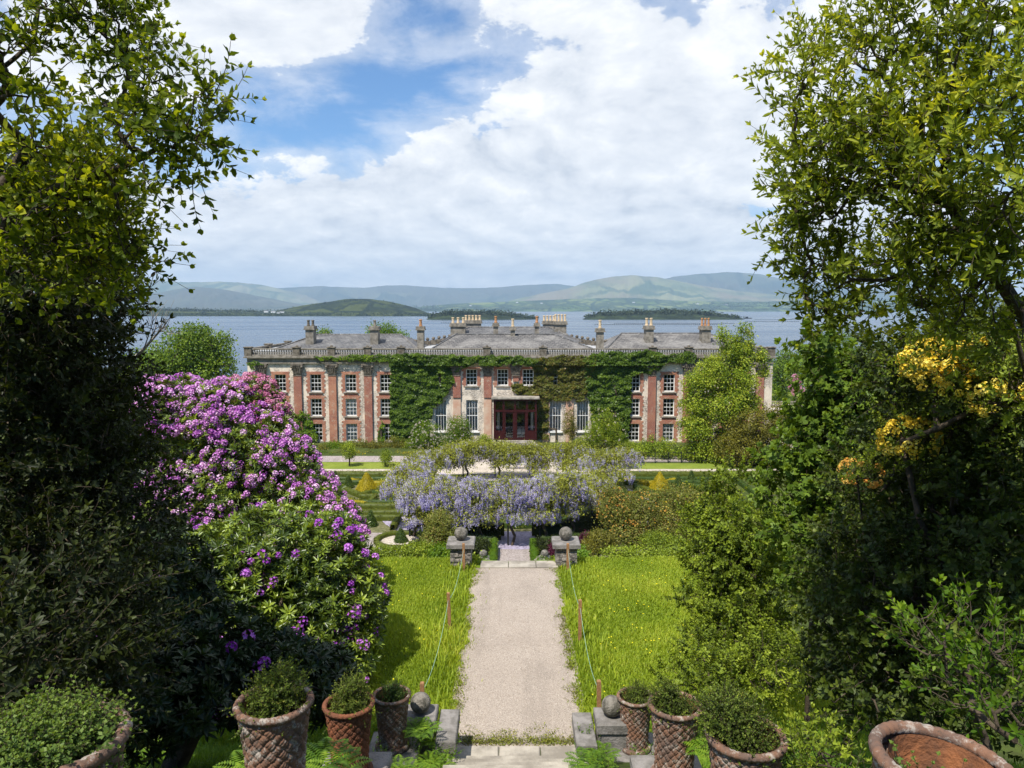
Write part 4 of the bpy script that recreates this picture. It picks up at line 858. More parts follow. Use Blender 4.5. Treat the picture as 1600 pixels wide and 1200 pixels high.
for s, side in ((-1, 'left'), (1, 'right')):
    U = lambda u: AX + s * u
    hedge('box_hedge', f'long back hedge bordering the {side} parterre along the pale road', [(U(7.3), 64.7), (U(24), 64.7)], L_BOX, .7, .55)
    hedge('box_hedge', f'farther of two long straight box hedges across the {side} parterre', [(U(7.9), 54.1), (U(19), 54.1)], L_BOX, .5, .5)
    hedge('box_hedge', f'nearer of two long straight box hedges across the {side} parterre', [(U(8.2), 52.3), (U(18), 52.3)], L_BOX, .5, .5)
    hedge('box_hedge', f'squared box hedge around the cone nearest the {side} ring bed', [(U(8.2), 48.9), (U(8.2), 51.2), (U(10.9), 51.2), (U(10.9), 49.2)], L_BOX, .4, .45)
    hedge('box_hedge', f'angled box hedge beside the {side} parterre cone bed', [(U(11.8), 48.6), (U(11.8), 51.1), (U(16.5), 51.1), (U(16.5), 48.6), (U(13), 48.6)], L_BOX, .4, .45)
    hedge('box_hedge', f'short slanting box hedge between the {side} cone bed and the wisteria', [(U(6.9), 49.0), (U(6.5), 51.4)], L_BOX, .4, .45)
    hedge('ring_hedge', f'round yellow-green box ring on pale gravel at the {side} front of the parterre', [(U(7.3) + 1.55 * cos(t * pi / 9), 46.4 + 1.55 * sin(t * pi / 9)) for t in range(18)], L_BOX, .32, .28, True)
    m = MB(); m.add([(U(7.3) + 1.6 * cos(t * pi / 12), 46.4 + 1.6 * sin(t * pi / 12), .03) for t in range(24)], [tuple(range(24))]); tag(m.build('ring_gravel', GRAVELF), kind='structure')
    cone('topiary_cone', f'small dark green topiary cone in the middle of the {side} gravel ring', U(7.3), 46.4, .42, .95, L_CONE)
    # the knot pattern
    kn = [[(7.8, 55.4), (7.8, 63.2), (19.5, 63.2), (19.5, 55.4), (9, 55.4)], [(9.1, 56.6), (9.1, 61.9), (12.0, 61.9)], [(9.1, 56.6), (11.2, 58.4)], [(10.3, 60.6), (12.2, 57.6), (14.8, 60.6)], [(13.2, 61.9), (18.2, 61.9), (18.2, 58.3)],
          [(12.5, 56.0), (17.8, 56.6), (16.2, 59.9)], [(10.3, 60.6), (10.3, 58.9), (9.9, 58.4)], [(15.6, 57.3), (14.2, 57.2), (13.6, 56.6)], [(14.8, 60.6), (16.6, 60.6)], [(11, 55.4), (11, 57.2), (12, 57.2)]]
    for i, q in enumerate(kn): hedge('knot_hedge', f'low clipped hedge forming part of the {side} knot pattern', [(U(a), b_) for a, b_ in q], L_BOX if i % 2 else L_CONE, .38, .42, group=f'knot hedges of the {side} parterre')
    hedge('golden_hedge', f'golden curving hedge behind the golden pyramid in the {side} parterre', [(U(9.9), 62.7), (U(11.2), 61.6), (U(12.8), 61.6), (U(14.0), 62.7)], L_GOLD, .38, .42)
    hedge('golden_hedge', f'short golden hedge in front of the golden pyramid in the {side} parterre', [(U(11.4), 54.9), (U(12.6), 55.6), (U(14), 55.8)], L_GOLD, .4, .42)
    hedge('golden_hedge', f'short golden hedge beside the wisteria in the {side} parterre', [(U(7.9), 57.2), (U(9.4), 57.6)], L_GOLD, .45, .5)
    cone('topiary_pyramid', f'large golden topiary pyramid in the {side} parterre', U(12.0), 59.2, 1.0, 1.75, L_GOLD)
    for k, (u, y, lb) in enumerate(((9.9, 49.9, 'inside the squared hedge nearest the ring bed'), (9.9, 56.9, 'right of the golden pyramid'), (13.9, 60.9, 'left of the golden pyramid'), (8.9, 62.4, 'near the back corner by the wisteria'), (15.4, 62.5, 'near the outer back hedge'), (8.7, 55.6, 'by the straight hedges near the wisteria'))):
        lb = lb if s < 0 else lb.replace('right of', 'on the house-axis side of').replace('left of', 'on the outer side of')
        cone('topiary_cone', f'dark green topiary cone of the {side} parterre, {lb}', U(u), y, .42, 1.15, L_CONE)
    xx_ = AX + s * 1.22
    hedge('path_hedge', f'short clipped hedge edging the court on the {side} of the path', [(xx_, 40.6), (xx_, 44.6)], L_BRIGHT, .42, .75)
# ring path strewn with petals and turf round inside the wisteria
PETALG = gravelmat('petal_gravel', (0.40, 0.36, 0.46), (0.32, 0.28, 0.38), (0.22, 0.19, 0.24), 10)
m = MB(); n_ = 48; WC = (AX + .3, 55.4)
m.add([(WC[0] + r * cos(2 * pi * k / n_), WC[1] + r * sin(2 * pi * k / n_), .035) for r in (6.9, 10.6) for k in range(n_)], [(k, (k + 1) % n_, n_ + (k + 1) % n_, n_ + k) for k in range(n_)]); tag(m.build('ring_path', PETALG), kind='structure')
m = MB(); m.add([(WC[0] + 5.4 * cos(2 * pi * k / n_), WC[1] + 5.4 * sin(2 * pi * k / n_), .045) for k in range(n_)], [tuple(range(n_))]); tag(m.build('round_lawn', TURF), kind='structure')
hedge('ring_hedge', 'low round hedge enclosing the turf inside the wisteria circle', [(WC[0] + 6 * cos(t * pi / 14), WC[1] + 6 * sin(t * pi / 14)) for t in range(28)], L_CONE, .5, .5, True)
for s, side in ((-1, 'left'), (1, 'right')):  # dark hedges added to stand in for the shade of the wisteria canopy
    hedge('shade_hedge', f'dark hedge added for the canopy shade under the front wisteria on the {side} of the path', [(WC[0] + 8.3 * sin(s * t), WC[1] - 8.3 * cos(t)) for t in np.linspace(.17, 1.15, 9)], L_DARK, .9, 1.0)
    hedge('shade_hedge', f'outer dark hedge added before the shaded wisteria posts on the {side} of the path', [(WC[0] + 10.4 * sin(s * t), WC[1] - 10.4 * cos(t)) for t in np.linspace(.17, .62, 6)], L_CONE, .7, .7)
# ------------------------------------------------------------------ wisteria circle: one vine to a post
L_WISTL = leafmat('wisteria_leaf', [(0.09, 0.10, 0.03), (0.20, 0.21, 0.04), (0.34, 0.36, 0.05), (0.40, 0.45, 0.05)], .4)
T_WL = [t_clump(26, .7, .2, .10) for _ in range(5)]
def nz(P, s, k): return np.array([mnoise.noise(tuple(p * s + k)) for p in P])
wis = [((645, 768, 47.5), [(620, 765, 49, 25, 22, 1), (650, 780, 47.5, 30, 32, 1.2), (660, 810, 46.8, 24, 22, .9)], 360, .5, 'front, at the far left end above the box ring'),
       ((700, 840, 46.2), [(690, 775, 46.4, 34, 36, 1.2), (695, 808, 46, 30, 22, .9)], 430, .4, 'front, left of the path'),
       ((748, 840, 45.8), [(740, 780, 46, 34, 38, 1.2), (750, 806, 45.6, 30, 22, .9)], 430, .4, 'front, just left of the path'),
       ((800, 840, 45.6), [(797, 778, 46, 34, 34, 1.2), (800, 803, 45.6, 30, 18, .9)], 430, .4, 'front, right over the path'),
       ((850, 840, 46), [(850, 772, 46.2, 34, 34, 1.2), (848, 800, 45.9, 28, 18, .9)], 360, .6, 'front, right of the path'),
       ((893, 828, 47.4), [(890, 768, 47.4, 28, 34, 1.2), (885, 795, 47, 20, 16, .9)], 260, .7, 'front, at the right end near the orange azalea'),
       ((640, 760, 55), [(640, 745, 53, 34, 22, 1.4), (655, 728, 57, 28, 18, 1.3)], 420, .4, 'left side, sprawling towards the parterre'),
       ((680, 745, 60), [(670, 722, 60, 34, 20, 1.3), (700, 716, 62, 30, 20, 1.2)], 260, .8, 'left back, lilac under lime leaves'),
       ((728, 744, 64), [(735, 706, 64, 36, 18, 1.2), (720, 722, 63, 22, 12, .9)], 130, 1.3, 'back, left of the bench, mostly lime green'),
       ((778, 745, 64.6), [(782, 708, 64.6, 34, 16, 1.2), (790, 722, 64, 24, 9, .8)], 120, 1.2, 'back, over the bench'),
       ((832, 745, 64.6), [(835, 710, 64.6, 36, 16, 1.2), (840, 728, 64, 16, 12, .8)], 170, 1.1, 'back, right of the bench'),
       ((884, 748, 63), [(890, 712, 63, 38, 20, 1.2), (900, 726, 62, 30, 16, .9)], 200, 1.1, 'right back, olive with faint lilac'),
       ((950, 760, 59), [(945, 722, 59, 42, 22, 1.4), (975, 720, 60, 32, 22, 1.2), (945, 745, 57, 46, 16, 1.2)], 330, 1.0, 'right side, the widest olive and lilac mound'),
       ((930, 800, 51), [(930, 768, 51, 30, 24, 1.2), (915, 782, 49.5, 22, 20, 1)], 260, .9, 'right side in front of the orange azalea')]
for (bx_, by_, bd), lb_, nf, gl, lab in wis:
    b_ = pt(bx_, by_, bd); b_[2] = 0.0; lbs = [lobe(*q) for q in lb_]; tr = [b_, b_ + [.18, .1, .6], b_ + [-.08, 0, 1.2], b_ + [.15, .1, 1.8], b_ + [.0, 0, 2.3]]
    plant('wisteria', 'lilac wisteria on the circle, ' + lab, 'wisteria', b_, lbs, T_WL, L_WISTL, int(190 * gl) + 130, .8, .3, upw=.6, trunk=tr, ntips=30, r_tip=.02, r_max=.14, bloom=(RACEME, P_WIST, int(nf * (1.5 if bd < 56 else .9)), 1.0, lambda P, D: (D[:, 1] < .6) & (nz(P, .9, 41) > -.22) & (D[:, 2] < rng.uniform(.45, 1.4, len(D)))), lo=1)
    m = MB(); m.box(b_[0] - .3, b_[0] - .2, b_[1] - .05, b_[1] + .05, 0, 2.6); o = m.build('post', RUBBERY); tag(o, 'thin dark iron post of the wisteria circle, ' + ' '.join(lab.split()[:8]), 'post')
for px, py, rx, d, lab in ((665, 842, 26, 43.6, 'under the left end of the front wisteria'), (715, 836, 26, 44, 'left of the path under the wisteria'), (752, 840, 14, 43.5, 'beside the left path hedge under the wisteria'), (850, 838, 14, 43.6, 'beside the right path hedge under the wisteria'), (885, 830, 20, 44.4, 'under the right end of the front wisteria')):  # undergrowth, with the shade under the wisteria put into its dark leaf colour
    c = pt(px, py, d); plant('shaded_shrub', 'low shrub coloured dark for the shade ' + lab, 'shrub', (c[0], c[1], 0), [(np.array([c[0], c[1], .45]), np.array([rx / 24, .8, .6]))], T_SM, L_DARK, 260, 1.2, .4, ntips=14)
# ------------------------------------------------------------------ bench on the road, rail by the house
def bench(x, y, z, L, lab):
    th = thing('garden_bench', lab, 'bench', (x, y, z)); m = MB()
    for i in range(4): m.box(x - L / 2, x + L / 2, y - .42 + i * .11, y - .34 + i * .11, z + .42, z + .45)
    m.build('seat', BENCHM, th); m = MB()
    for i in range(4): m.box(x - L / 2, x + L / 2, y + .05 + i * .02, y + .08 + i * .02, z + .52 + i * .11, z + .60 + i * .11)
    m.build('backrest', BENCHM, th)
    for a in (-L / 2 + .05, L / 2 - .1):
        for e, h in ((-.4, .42), (.05, .95)): MB().box(x + a, x + a + .06, y + e, y + e + .06, z, z + h).build('leg', BENCHM, th)
        MB().box(x + a - .002, x + a + .062, y - .4, y + .04, z + .6, z + .64).build('armrest', BENCHM, th)
BENCHM = simple('pale_grey_wood', (0.40, 0.40, 0.44), .8, .2, 4)
b_ = pt(807, 729, 68.4); bench(b_[0], b_[1], .03, 2.1, 'pale slatted bench on the road behind the wisteria circle')
m = MB(); a = pt(1003, 728, 71); c = pt(1105, 728, 71); th = thing('iron_railing', 'low dark iron railing under the shrubs right of the house front', 'railing', (a[0], a[1], .05))
for z in (.35, .65, .95): m.box(a[0], c[0], a[1] - .02, a[1] + .02, .05 + z - .02, .05 + z + .02)
m.build('rail', RUBBERY, th)
for i in range(6): x = a[0] + (c[0] - a[0]) * i / 5; MB().box(x - .035, x + .035, a[1] - .05, a[1] + .05, .03, 1.1).build('post', RUBBERY, th)
p = pt(1225, 638, 108); m = MB(); th = thing('stone_balustrade', 'low stone balustrade on the gravel beyond the right end of the house', 'balustrade', (p[0], p[1], .5))
m.box(p[0] - 4.5, p[0] + 4.5, p[1] - .15, p[1] + .15, .55, .7); m.box(p[0] - 4.5, p[0] + 4.5, p[1] - .18, p[1] + .18, 1.3, 1.45); m.build('rail', STONE, th)
m = MB()
for i in range(28): m.lathe([(.07, 0), (.11, .2), (.05, .5), (.08, .6)], (p[0] - 4.3 + i * .32, p[1], .7), 6)
m.build('balusters', STONE, th)['kind'] = 'stuff'
# ------------------------------------------------------------------ trees and shrubs near the house
def shrub(name, lab, cat, base, lbs, templ, mat, n, **k):
    b_ = pt(*base); b_[2] = gz(b_[0], b_[1]); return plant(name, lab, cat, b_, [lobe(*q) for q in lbs], templ, mat, n, **k)
L_OAK = leafmat('broadleaf', [(0.05, 0.095, 0.014), (0.12, 0.20, 0.02), (0.24, 0.33, 0.035)], .35)
shrub('broadleaf_tree', 'round bright green tree by the water left of the house', 'tree', (300, 650, 96), [(290, 560, 96, 52, 42, 4), (330, 545, 96, 34, 32, 3), (300, 530, 96, 30, 24, 3), (335, 580, 95, 32, 28, 3), (255, 585, 95, 36, 34, 3), (285, 610, 94, 60, 30, 4), (340, 610, 95, 26, 22, 3)], T_MIDL, L_OAK, 900, scale=1.15, shell=.3, r_tip=.05, r_max=.4)
shrub('broadleaf_tree', 'lower lime green tree at the left edge of the bay view', 'tree', (225, 650, 100), [(225, 575, 100, 30, 32, 3), (210, 610, 100, 34, 34, 3)], T_MIDL, L_BRIGHT, 300, scale=1.1, shell=.3, r_tip=.05, r_max=.3)
shrub('treetop', 'small dark treetop just showing behind the left wing chimney', 'tree', (508, 640, 122), [(508, 523, 122, 12, 9, 2), (508, 560, 122, 14, 40, 2)], T_MIDL, L_OAK, 130, scale=1, shell=.3, r_tip=.05)
shrub('treetop', 'lime treetop behind the second chimney of the left wing', 'tree', (600, 640, 122), [(598, 520, 122, 22, 15, 2.5), (620, 530, 122, 16, 14, 2), (605, 560, 122, 26, 40, 2)], T_MIDL, L_BRIGHT, 260, scale=1, shell=.3, r_tip=.05)
L_LIMET = leafmat('spring_leaf', [(0.07, 0.12, 0.010), (0.17, 0.25, 0.016), (0.32, 0.40, 0.03), (0.46, 0.50, 0.06)], .35)
shrub('lime_tree', 'tall feathery yellow-green tree in front of the right wing', 'tree', (1130, 742, 73), [(1157, 522, 73, 5, 18, .5), (1171, 528, 73, 5, 22, .5), (1140, 545, 73, 14, 26, 1.2), (1127, 520, 73, 4, 14, .4), (1160, 556, 73, 18, 24, 1.2), (1190, 558, 73, 8, 10, .7), (1193, 580, 73, 7, 8, .6), (1115, 585, 73, 28, 30, 1.8), (1155, 598, 73, 28, 30, 2), (1086, 600, 72.6, 16, 18, 1.2), (1085, 632, 72.6, 20, 18, 1.5), (1130, 635, 72.5, 38, 30, 2.2), (1168, 630, 73, 20, 18, 1.4), (1088, 668, 72.2, 26, 24, 1.8), (1105, 705, 72, 38, 24, 2), (1145, 680, 72.6, 26, 28, 1.8)], T_MID, L_LIMET, 2300, scale=.84, shell=.28, upw=.7, r_tip=.03, r_max=.22, lo=0, dt=.22)
shrub('bronze_shrub', 'broad bronze-green shrub right of the tall lime tree', 'shrub', (1180, 740, 70), [(1180, 668, 70, 44, 26, 2.2), (1215, 650, 71, 26, 20, 1.6), (1150, 700, 69.6, 34, 28, 2), (1200, 700, 69.6, 40, 28, 2), (1232, 675, 70.5, 14, 20, 1.2)], T_MID, L_OLIVE, 700, scale=.85, shell=.28, upw=.6, r_tip=.03)
shrub('background_tree', 'round green tree beyond the right corner of the house', 'tree', (1225, 640, 118), [(1225, 580, 118, 24, 32, 3), (1215, 610, 117, 16, 18, 2)], T_MIDL, L_OAK, 260, shell=.3, r_tip=.05)
shrub('background_tree', 'taller dark green tree further right beyond the house', 'tree', (1275, 650, 124), [(1270, 575, 124, 34, 40, 3.5), (1310, 560, 126, 36, 50, 4), (1360, 580, 128, 40, 60, 4)], T_MIDL, L_OAK, 520, shell=.3, r_tip=.05, tint0=-.15)
shrub('pink_shrub', 'mauve flowering shrub beyond the right corner of the house', 'shrub', (1242, 640, 112), [(1242, 600, 112, 9, 14, 1), (1250, 612, 111, 12, 8, 1)], T_MID, L_OAK, 60, bloom=(TRUSS, P_PINKB, 160, 2.2, None))
for i, (px, py, rx, ry, d, mat, lab) in enumerate(((521, 699, 16, 9, 76, L_BRIGHT, 'lime green bed shrub at the left end of the house bed'), (560, 697, 18, 12, 76.4, L_RUST, 'rusty brown bed shrub under the third left window column'), (586, 700, 20, 11, 76, L_OLIVE, 'dark olive bed shrub under the fourth left window column'),
        (541, 700, 10, 10, 75.6, L_BUSH, 'small fresh green bed shrub behind the little lawn tree'), (618, 697, 22, 15, 76.2, L_OLIVE, 'dark bed shrub at the foot of the left ivy'), (642, 700, 14, 13, 75.8, L_BUSH, 'green bed shrub beside the cream magnolia'), (505, 702, 12, 8, 75.5, L_RUST, 'low rusty shrub next to the purple rhododendron'),
        (757, 690, 13, 12, 75.5, L_BUSH, 'dark green bush left of the porch steps'), (890, 662, 11, 26, 77, L_OLIVE, 'slender dark olive bush between the two right tall windows'), (912, 692, 18, 10, 76, L_BUSH, 'green bush under the rightmost tall window'), (985, 700, 16, 12, 75.6, L_BUSH, 'green bush at the foot of the right ivy'))):
    shrub('bed_shrub', lab, 'shrub', (px, 716, d), [(px, py, d, rx, ry, .9), (px + rx * .4, py + ry * .4, d - .3, rx * .6, ry * .6, .7)], T_SM, mat, 170, scale=1.15, shell=.3, ntips=14)
for px, py, rx, ry, d, lab, mt in ((668, 680, 26, 24, 75.6, 'cream flowering magnolia shrub left of the first tall window', L_BRIGHT), (716, 672, 20, 24, 75.2, 'cream flowering magnolia shrub between the left tall windows', L_BRIGHT), (944, 666, 28, 30, 75.6, 'yellow-green magnolia shrub before the right ivy', L_LIMET)):
    shrub('magnolia', lab, 'shrub', (px, 716, d), [(px, py, d, rx, ry, 1.1), (px - rx * .5, py + ry * .5, d, rx * .7, ry * .6, .9), (px + rx * .5, py + ry * .5, d, rx * .7, ry * .6, .9)], T_SM, mt, 420, scale=1.2, shell=.35, ntips=30, bloom=(TRUSS, P_WHITE, 260 if px < 900 else 60, 1.0, None), r_tip=.02)
shrub('spreading_shrub', 'spreading olive-lime shrub over the iron railing', 'shrub', (1035, 735, 73), [(1030, 700, 73, 36, 18, 1.5), (1055, 712, 72.6, 30, 12, 1.3), (1000, 708, 73, 18, 14, 1.2)], T_MID, L_LIMET, 260, scale=.7, shell=.3, tint0=-.1)
for px, py, r, lab in ((546, 706, 11, 'small round-headed tree standing on the strip lawn'), (602, 715, 9, 'low bushy sapling on the strip lawn')):
    shrub('lawn_sapling', lab, 'tree', (px, 728, 69.3), [(px, py, 69.3, r, r * 1.05, .8), (px, py - r * .7, 69.3, r * .6, r * .6, .5)], T_SM, L_BUSH, 120, scale=1.1, shell=.35, ntips=20, r_tip=.02)
for k, (px, w_, mat, lab) in enumerate(((512, 14, L_BRIGHT, 'yellow-green edging plants at the left end of the house bed'), (534, 16, L_OLIVE, 'olive edging plants below the first clear window column'), (560, 16, L_GOLD, 'yellow flowering edging plants in the middle of the left bed'), (584, 16, L_RUST, 'reddish edging plants in front of the fourth pilaster'), (606, 16, L_BRIGHT, 'lime edging plants under the left ivy edge'), (628, 16, L_GOLD, 'yellow edging plants in front of the left ivy'),
        (1000, 16, L_OLIVE, 'olive edging plants in front of the right ivy'), (1024, 16, L_BRIGHT, 'lime edging plants behind the iron railing'))):
    shrub('edging_plant', lab, 'plant', (px, 716, 74), [(px - 6, 711, 74, w_ * .6, 6, .6), (px + 7, 712, 73.8, w_ * .6, 5, .6)], T_SM, mat, 70, scale=1.0, shell=.4, ntips=8, stem='stem')
# azaleas and bushes beside the court
def nz(P, s, k): return np.array([mnoise.noise(tuple(p * s + k)) for p in P])
shrub('orange_azalea', 'large azalea with orange and yellow blossom right of the wisteria', 'azalea', (990, 860, 46.5), [(962, 798, 46.8, 30, 30, 1.3), (1005, 800, 46.4, 36, 34, 1.5), (985, 835, 45.8, 38, 24, 1.2), (955, 775, 47.5, 20, 16, 1)], T_SM, L_RUST, 900, scale=1.25, shell=.3, tint0=-.05, bloom=(TRUSS, P_ORG, 420, .62, lambda P, D: nz(P, 1.1, 3) > -.05))
shrub('yellow_azalea', 'wide azalea with yellow blossom behind the green bush', 'azalea', (1070, 860, 46), [(1060, 785, 46.8, 42, 30, 1.5), (1095, 800, 46, 34, 40, 1.4), (1050, 828, 45.6, 40, 28, 1.3), (1125, 775, 48, 28, 26, 1.2)], T_SM, L_RUST, 1000, scale=1.25, shell=.3, bloom=(TRUSS, P_YEL, 330, .6, lambda P, D: nz(P, 1.1, 9) > .05))
shrub('dark_bush', 'dark leafy bush under the azaleas at the edge of the lawn', 'shrub', (1030, 880, 42.5), [(1030, 850, 43, 34, 18, 1.1), (1060, 858, 42, 24, 14, 1)], T_SM, L_BUSH, 380, scale=1.1, tint0=-.1)
shrub('rusty_bush', 'rust-tinted bush behind the left ball pillar', 'shrub', (690, 880, 41), [(688, 820, 41.5, 22, 24, 1.1), (676, 845, 41, 18, 20, 1), (705, 840, 41, 14, 16, .8)], T_SM, L_RUST, 520, scale=1.05, shell=.35)
shrub('rusty_bush', 'olive and rust bush behind the right ball pillar', 'shrub', (940, 885, 40), [(938, 846, 40, 24, 16, 1), (915, 862, 39, 16, 12, .8)], T_SM, L_OLIVE, 420, scale=1.0, shell=.35)
shrub('purple_shrub', 'low purple-leaved shrub behind the right pillar', 'shrub', (914, 870, 41), [(914, 846, 41, 13, 12, .7), (866, 858, 41, 7, 12, .5)], T_SM, L_PURPLE, 240, scale=.9, shell=.35)
for px, py, rx, ry, d, mat, lab in ((600, 866, 30, 9, 25, L_BUSH, 'low green undergrowth at the back edge of the left lawn'), (690, 868, 16, 12, 22.6, L_BRIGHT, 'lime green weeds against the left ball pillar'), (650, 860, 26, 9, 25, L_BUSH, 'low leafy weeds behind the left lawn'), (903, 870, 14, 14, 22.6, L_FERN, 'lime green weeds against the right ball pillar'),
        (980, 866, 44, 8, 25, L_BUSH, 'low undergrowth at the back edge of the right lawn'), (1045, 872, 26, 10, 24, L_BUSH, 'dark green weeds behind the right lawn near the bush'), (740, 884, 7, 9, 21.4, L_BUSH, 'dark green tuft at the foot of the left ball pillar'), (870, 888, 10, 9, 21.2, L_BUSH, 'dark green tuft at the foot of the right ball pillar')):
    shrub('undergrowth', lab, 'plant', (px, 890, d), [(px, py, d, rx, ry, .5)], T_SM, mat, 160, scale=.75, shell=.4, ntips=14, stem='stem')
for px, lab, blm in ((752, 'cream flowering plant around the small left ball', P_WHITE), (848, 'cream and lime flowering plant around the small right ball', P_YEL)):
    shrub('flowering_plant', lab, 'plant', (px, 890, 36), [(px, 880, 36.2, 13, 9, .6)], T_SM, L_BRIGHT, 130, scale=.7, ntips=12, bloom=(TRUSS, blm if px < 800 else P_WHITE, 70, .5, None), stem='stem')
# sides of the garden: hedge-like shrubberies that close the view
shrub('shrubbery_tree', 'dark green garden tree far left behind the rhododendron', 'tree', (150, 760, 60), [(120, 640, 60, 90, 80, 4), (200, 690, 56, 60, 60, 3), (60, 560, 62, 90, 80, 4)], T_MIDL, L_OAK, 500, shell=.3, r_tip=.05)
shrub('shrubbery_tree', 'green garden tree behind the maple on the right', 'tree', (1330, 760, 52), [(1330, 690, 52, 90, 70, 4), (1310, 760, 48, 50, 50, 3), (1430, 640, 56, 90, 80, 4)], T_MIDL, L_OAK, 650, shell=.3, r_tip=.05)
for x, y, r, lab in ((20, 34, 3.2, 'green garden tree behind the thicket on the right slope'), (27, 48, 3.8, 'tall green garden tree farther down behind the right thicket'), (34, 66, 3.6, 'green tree at the far right beyond the drive')):
    z = gz(x, y); plant('garden_tree', lab, 'tree', (x, y, z), [(np.array([x, y, z + r * 1.5]), np.array([r, r, r * .9])), (np.array([x + r * .6, y - r * .3, z + r]), np.array([r * .7, r * .7, r * .7])), (np.array([x - r * .5, y, z + r * .9]), np.array([r * .7, r * .7, r * .7]))], T_MIDL, L_OAK, 300, 1.0, .3, r_tip=.05)
# ------------------------------------------------------------------ stairs, pillars, balls, pots
def stone_ball(px, py, d, r, lab, z=None):
    c = pt(px, py, d); m = MB(); m.ball((c[0], c[1], c[2]), r, 32, 20); o = m.build('stone_ball', BALLM, None, True); return tag(o, lab, 'stone ball'), c
BALLM = simple('ball_stone', (0.26, 0.235, 0.20), .94, .5, 9, .9, 34, (0.095, 0.088, 0.07))
DRY = simple('dry_stone', (0.34, 0.30, 0.26), .95, .6, 7, .7, 25, (0.10, 0.09, 0.08))
GREYP = simple('grey_plinth_stone', (0.26, 0.24, 0.225), .92, .45, 4, .5, 30, (0.14, 0.13, 0.115))
for px, lab, s in ((720.5, 'left', -1), (884, 'right', 1)):
    c = pt(px, 834, 20.95); c[2] = pt(px, 834, 20.95)[2]; r = .195
    th = thing('gate_pillar', f'squat dry-stone pillar with a grey cap at the {lab} end of the gravel path', 'pillar', (c[0], c[1], 7.5)); zt = c[2] - r + .01
    MB().bbox(c[0] - .40, c[0] + .40, c[1] - .40, c[1] + .40, zt - .14, zt, .03).build('cap', GREYP, th)
    m = MB(); z = 7.45; k = 0; 
    while z < zt - .16:
        h = min(random.uniform(.05, .11), zt - .143 - z); x = -.30
        if h < .02: break
        while x < .29:
            w_ = random.uniform(.12, .3); e = random.uniform(0, .03); m.bbox(c[0] + x + .004, c[0] + min(x + w_, .31) - .004, c[1] - .31 - e, c[1] + .31, z + .004, z + h - .004, .012); x += w_
        z += h
    m.build('shaft', DRY, th); MB().ball((c[0], c[1], c[2] + .01), r, 32, 20).build('stone_ball', BALLM, None, True)
    b_ = [o for o in bpy.data.objects if o.name.startswith('stone_ball') and 'label' not in o][-1]; tag(b_, f'round grey stone ball on the {lab} pillar at the end of the path', 'stone ball')
for px, lab in ((755.3, 'left'), (851, 'right')):
    o, c = stone_ball(px, 865, 36.5, .20, f'smaller-looking stone ball down by the court on the {lab}'); g = gz(0, 36.5)
    th = thing('low_pier', f'low stone pier under the smaller ball on the {lab} of the court', 'pier', (c[0], 36.5, g - .1)); MB().bbox(c[0] - .3, c[0] + .3, 36.2, 36.8, g - .1, c[2] - .19, .03).build('shaft', GREYP, th)
# lower flight from the landing to the court
th = thing('garden_steps', 'long flight of stone steps falling from the end of the gravel path', 'steps', (AX, 20.6, 7.5)); n_ = 44
m = MB(); xa = -1.02
for q, wq in enumerate((.82, .80, .64)): m.bbox(AX + xa + .006, AX + xa + wq - .006, 20.52, 21.05, 7.4, 7.63, .015); xa += wq
m.build('top_slab', STONEL, th); m = MB()
for i in range(n_): t = i / n_; y = 21.06 + (39.0 - 21.06) * t; z = 7.5 * (1 - (i + 1) / n_); m.box(AX - 1.05, AX + 1.05, y, y + 17.94 / n_ + .05, z - .4, z)
m.build('tread', GREYP, th)
# upper flight under the viewer
th = thing('upper_steps', 'worn stone steps rising towards the viewer at the bottom of the picture', 'steps', (AX, 11.7, 7.5)); m = MB(); xa = -1.1
for wq in (.78, .70, .74): m.bbox(AX + xa + .006, AX + xa + wq - .006, 11.28, 11.84, 7.4, 7.612, .02); xa += wq
m.build('landing_slab', STONEL, th)
m = MB()
for i in range(22): y = 11.27 - .335 * i; z = 7.625 + .166 * (i + 1); m.box(AX - 1.12, AX + 1.12, y - .335, y, z - .5, z)
m.build('tread', STONEL, th)
# woven terracotta pots
def potmat():
    m, n, b, oc = newmat('weathered_terracotta'); g = n.node('ShaderNodeNewGeometry')
    c = n.mix(n.step(n.noise(oc, 3.5, 7, .65), .42, .62), (0.19, 0.095, 0.055), (0.12, 0.075, 0.055))
    c = n.mix(n.math('MULTIPLY', n.step(n.noise(oc, 11, 7, .75), .50, .62), .8), c, (0.40, 0.36, 0.31))
    c = n.mix(n.step(n.noise(oc, 26, 5, .7), .55, .7), c, (0.05, 0.04, 0.03))
    n.put(b.inputs['Base Color'], c); b.inputs['Roughness'].default_value = .92
    bp = n.node('ShaderNodeBump'); bp.inputs['Strength'].default_value = .6; bp.inputs['Distance'].default_value = .01; n.l.new(n.noise(oc, 60, 6, .7), bp.inputs['Height']); n.l.new(bp.outputs[0], b.inputs['Normal']); return m
POTM = potmat(); POTIN = simple('orange_terracotta', (0.34, 0.13, 0.05), .9, .5, 5, .4, 30, (0.10, 0.05, 0.03))
REDPOT = simple('reddish_terracotta', (0.24, 0.085, 0.04), .9, .4, 4, .5, 40, (0.13, 0.055, 0.03))
EARTH = simple('potting_soil', (0.06, 0.04, 0.025), .98, .5, 12, .8, 40)
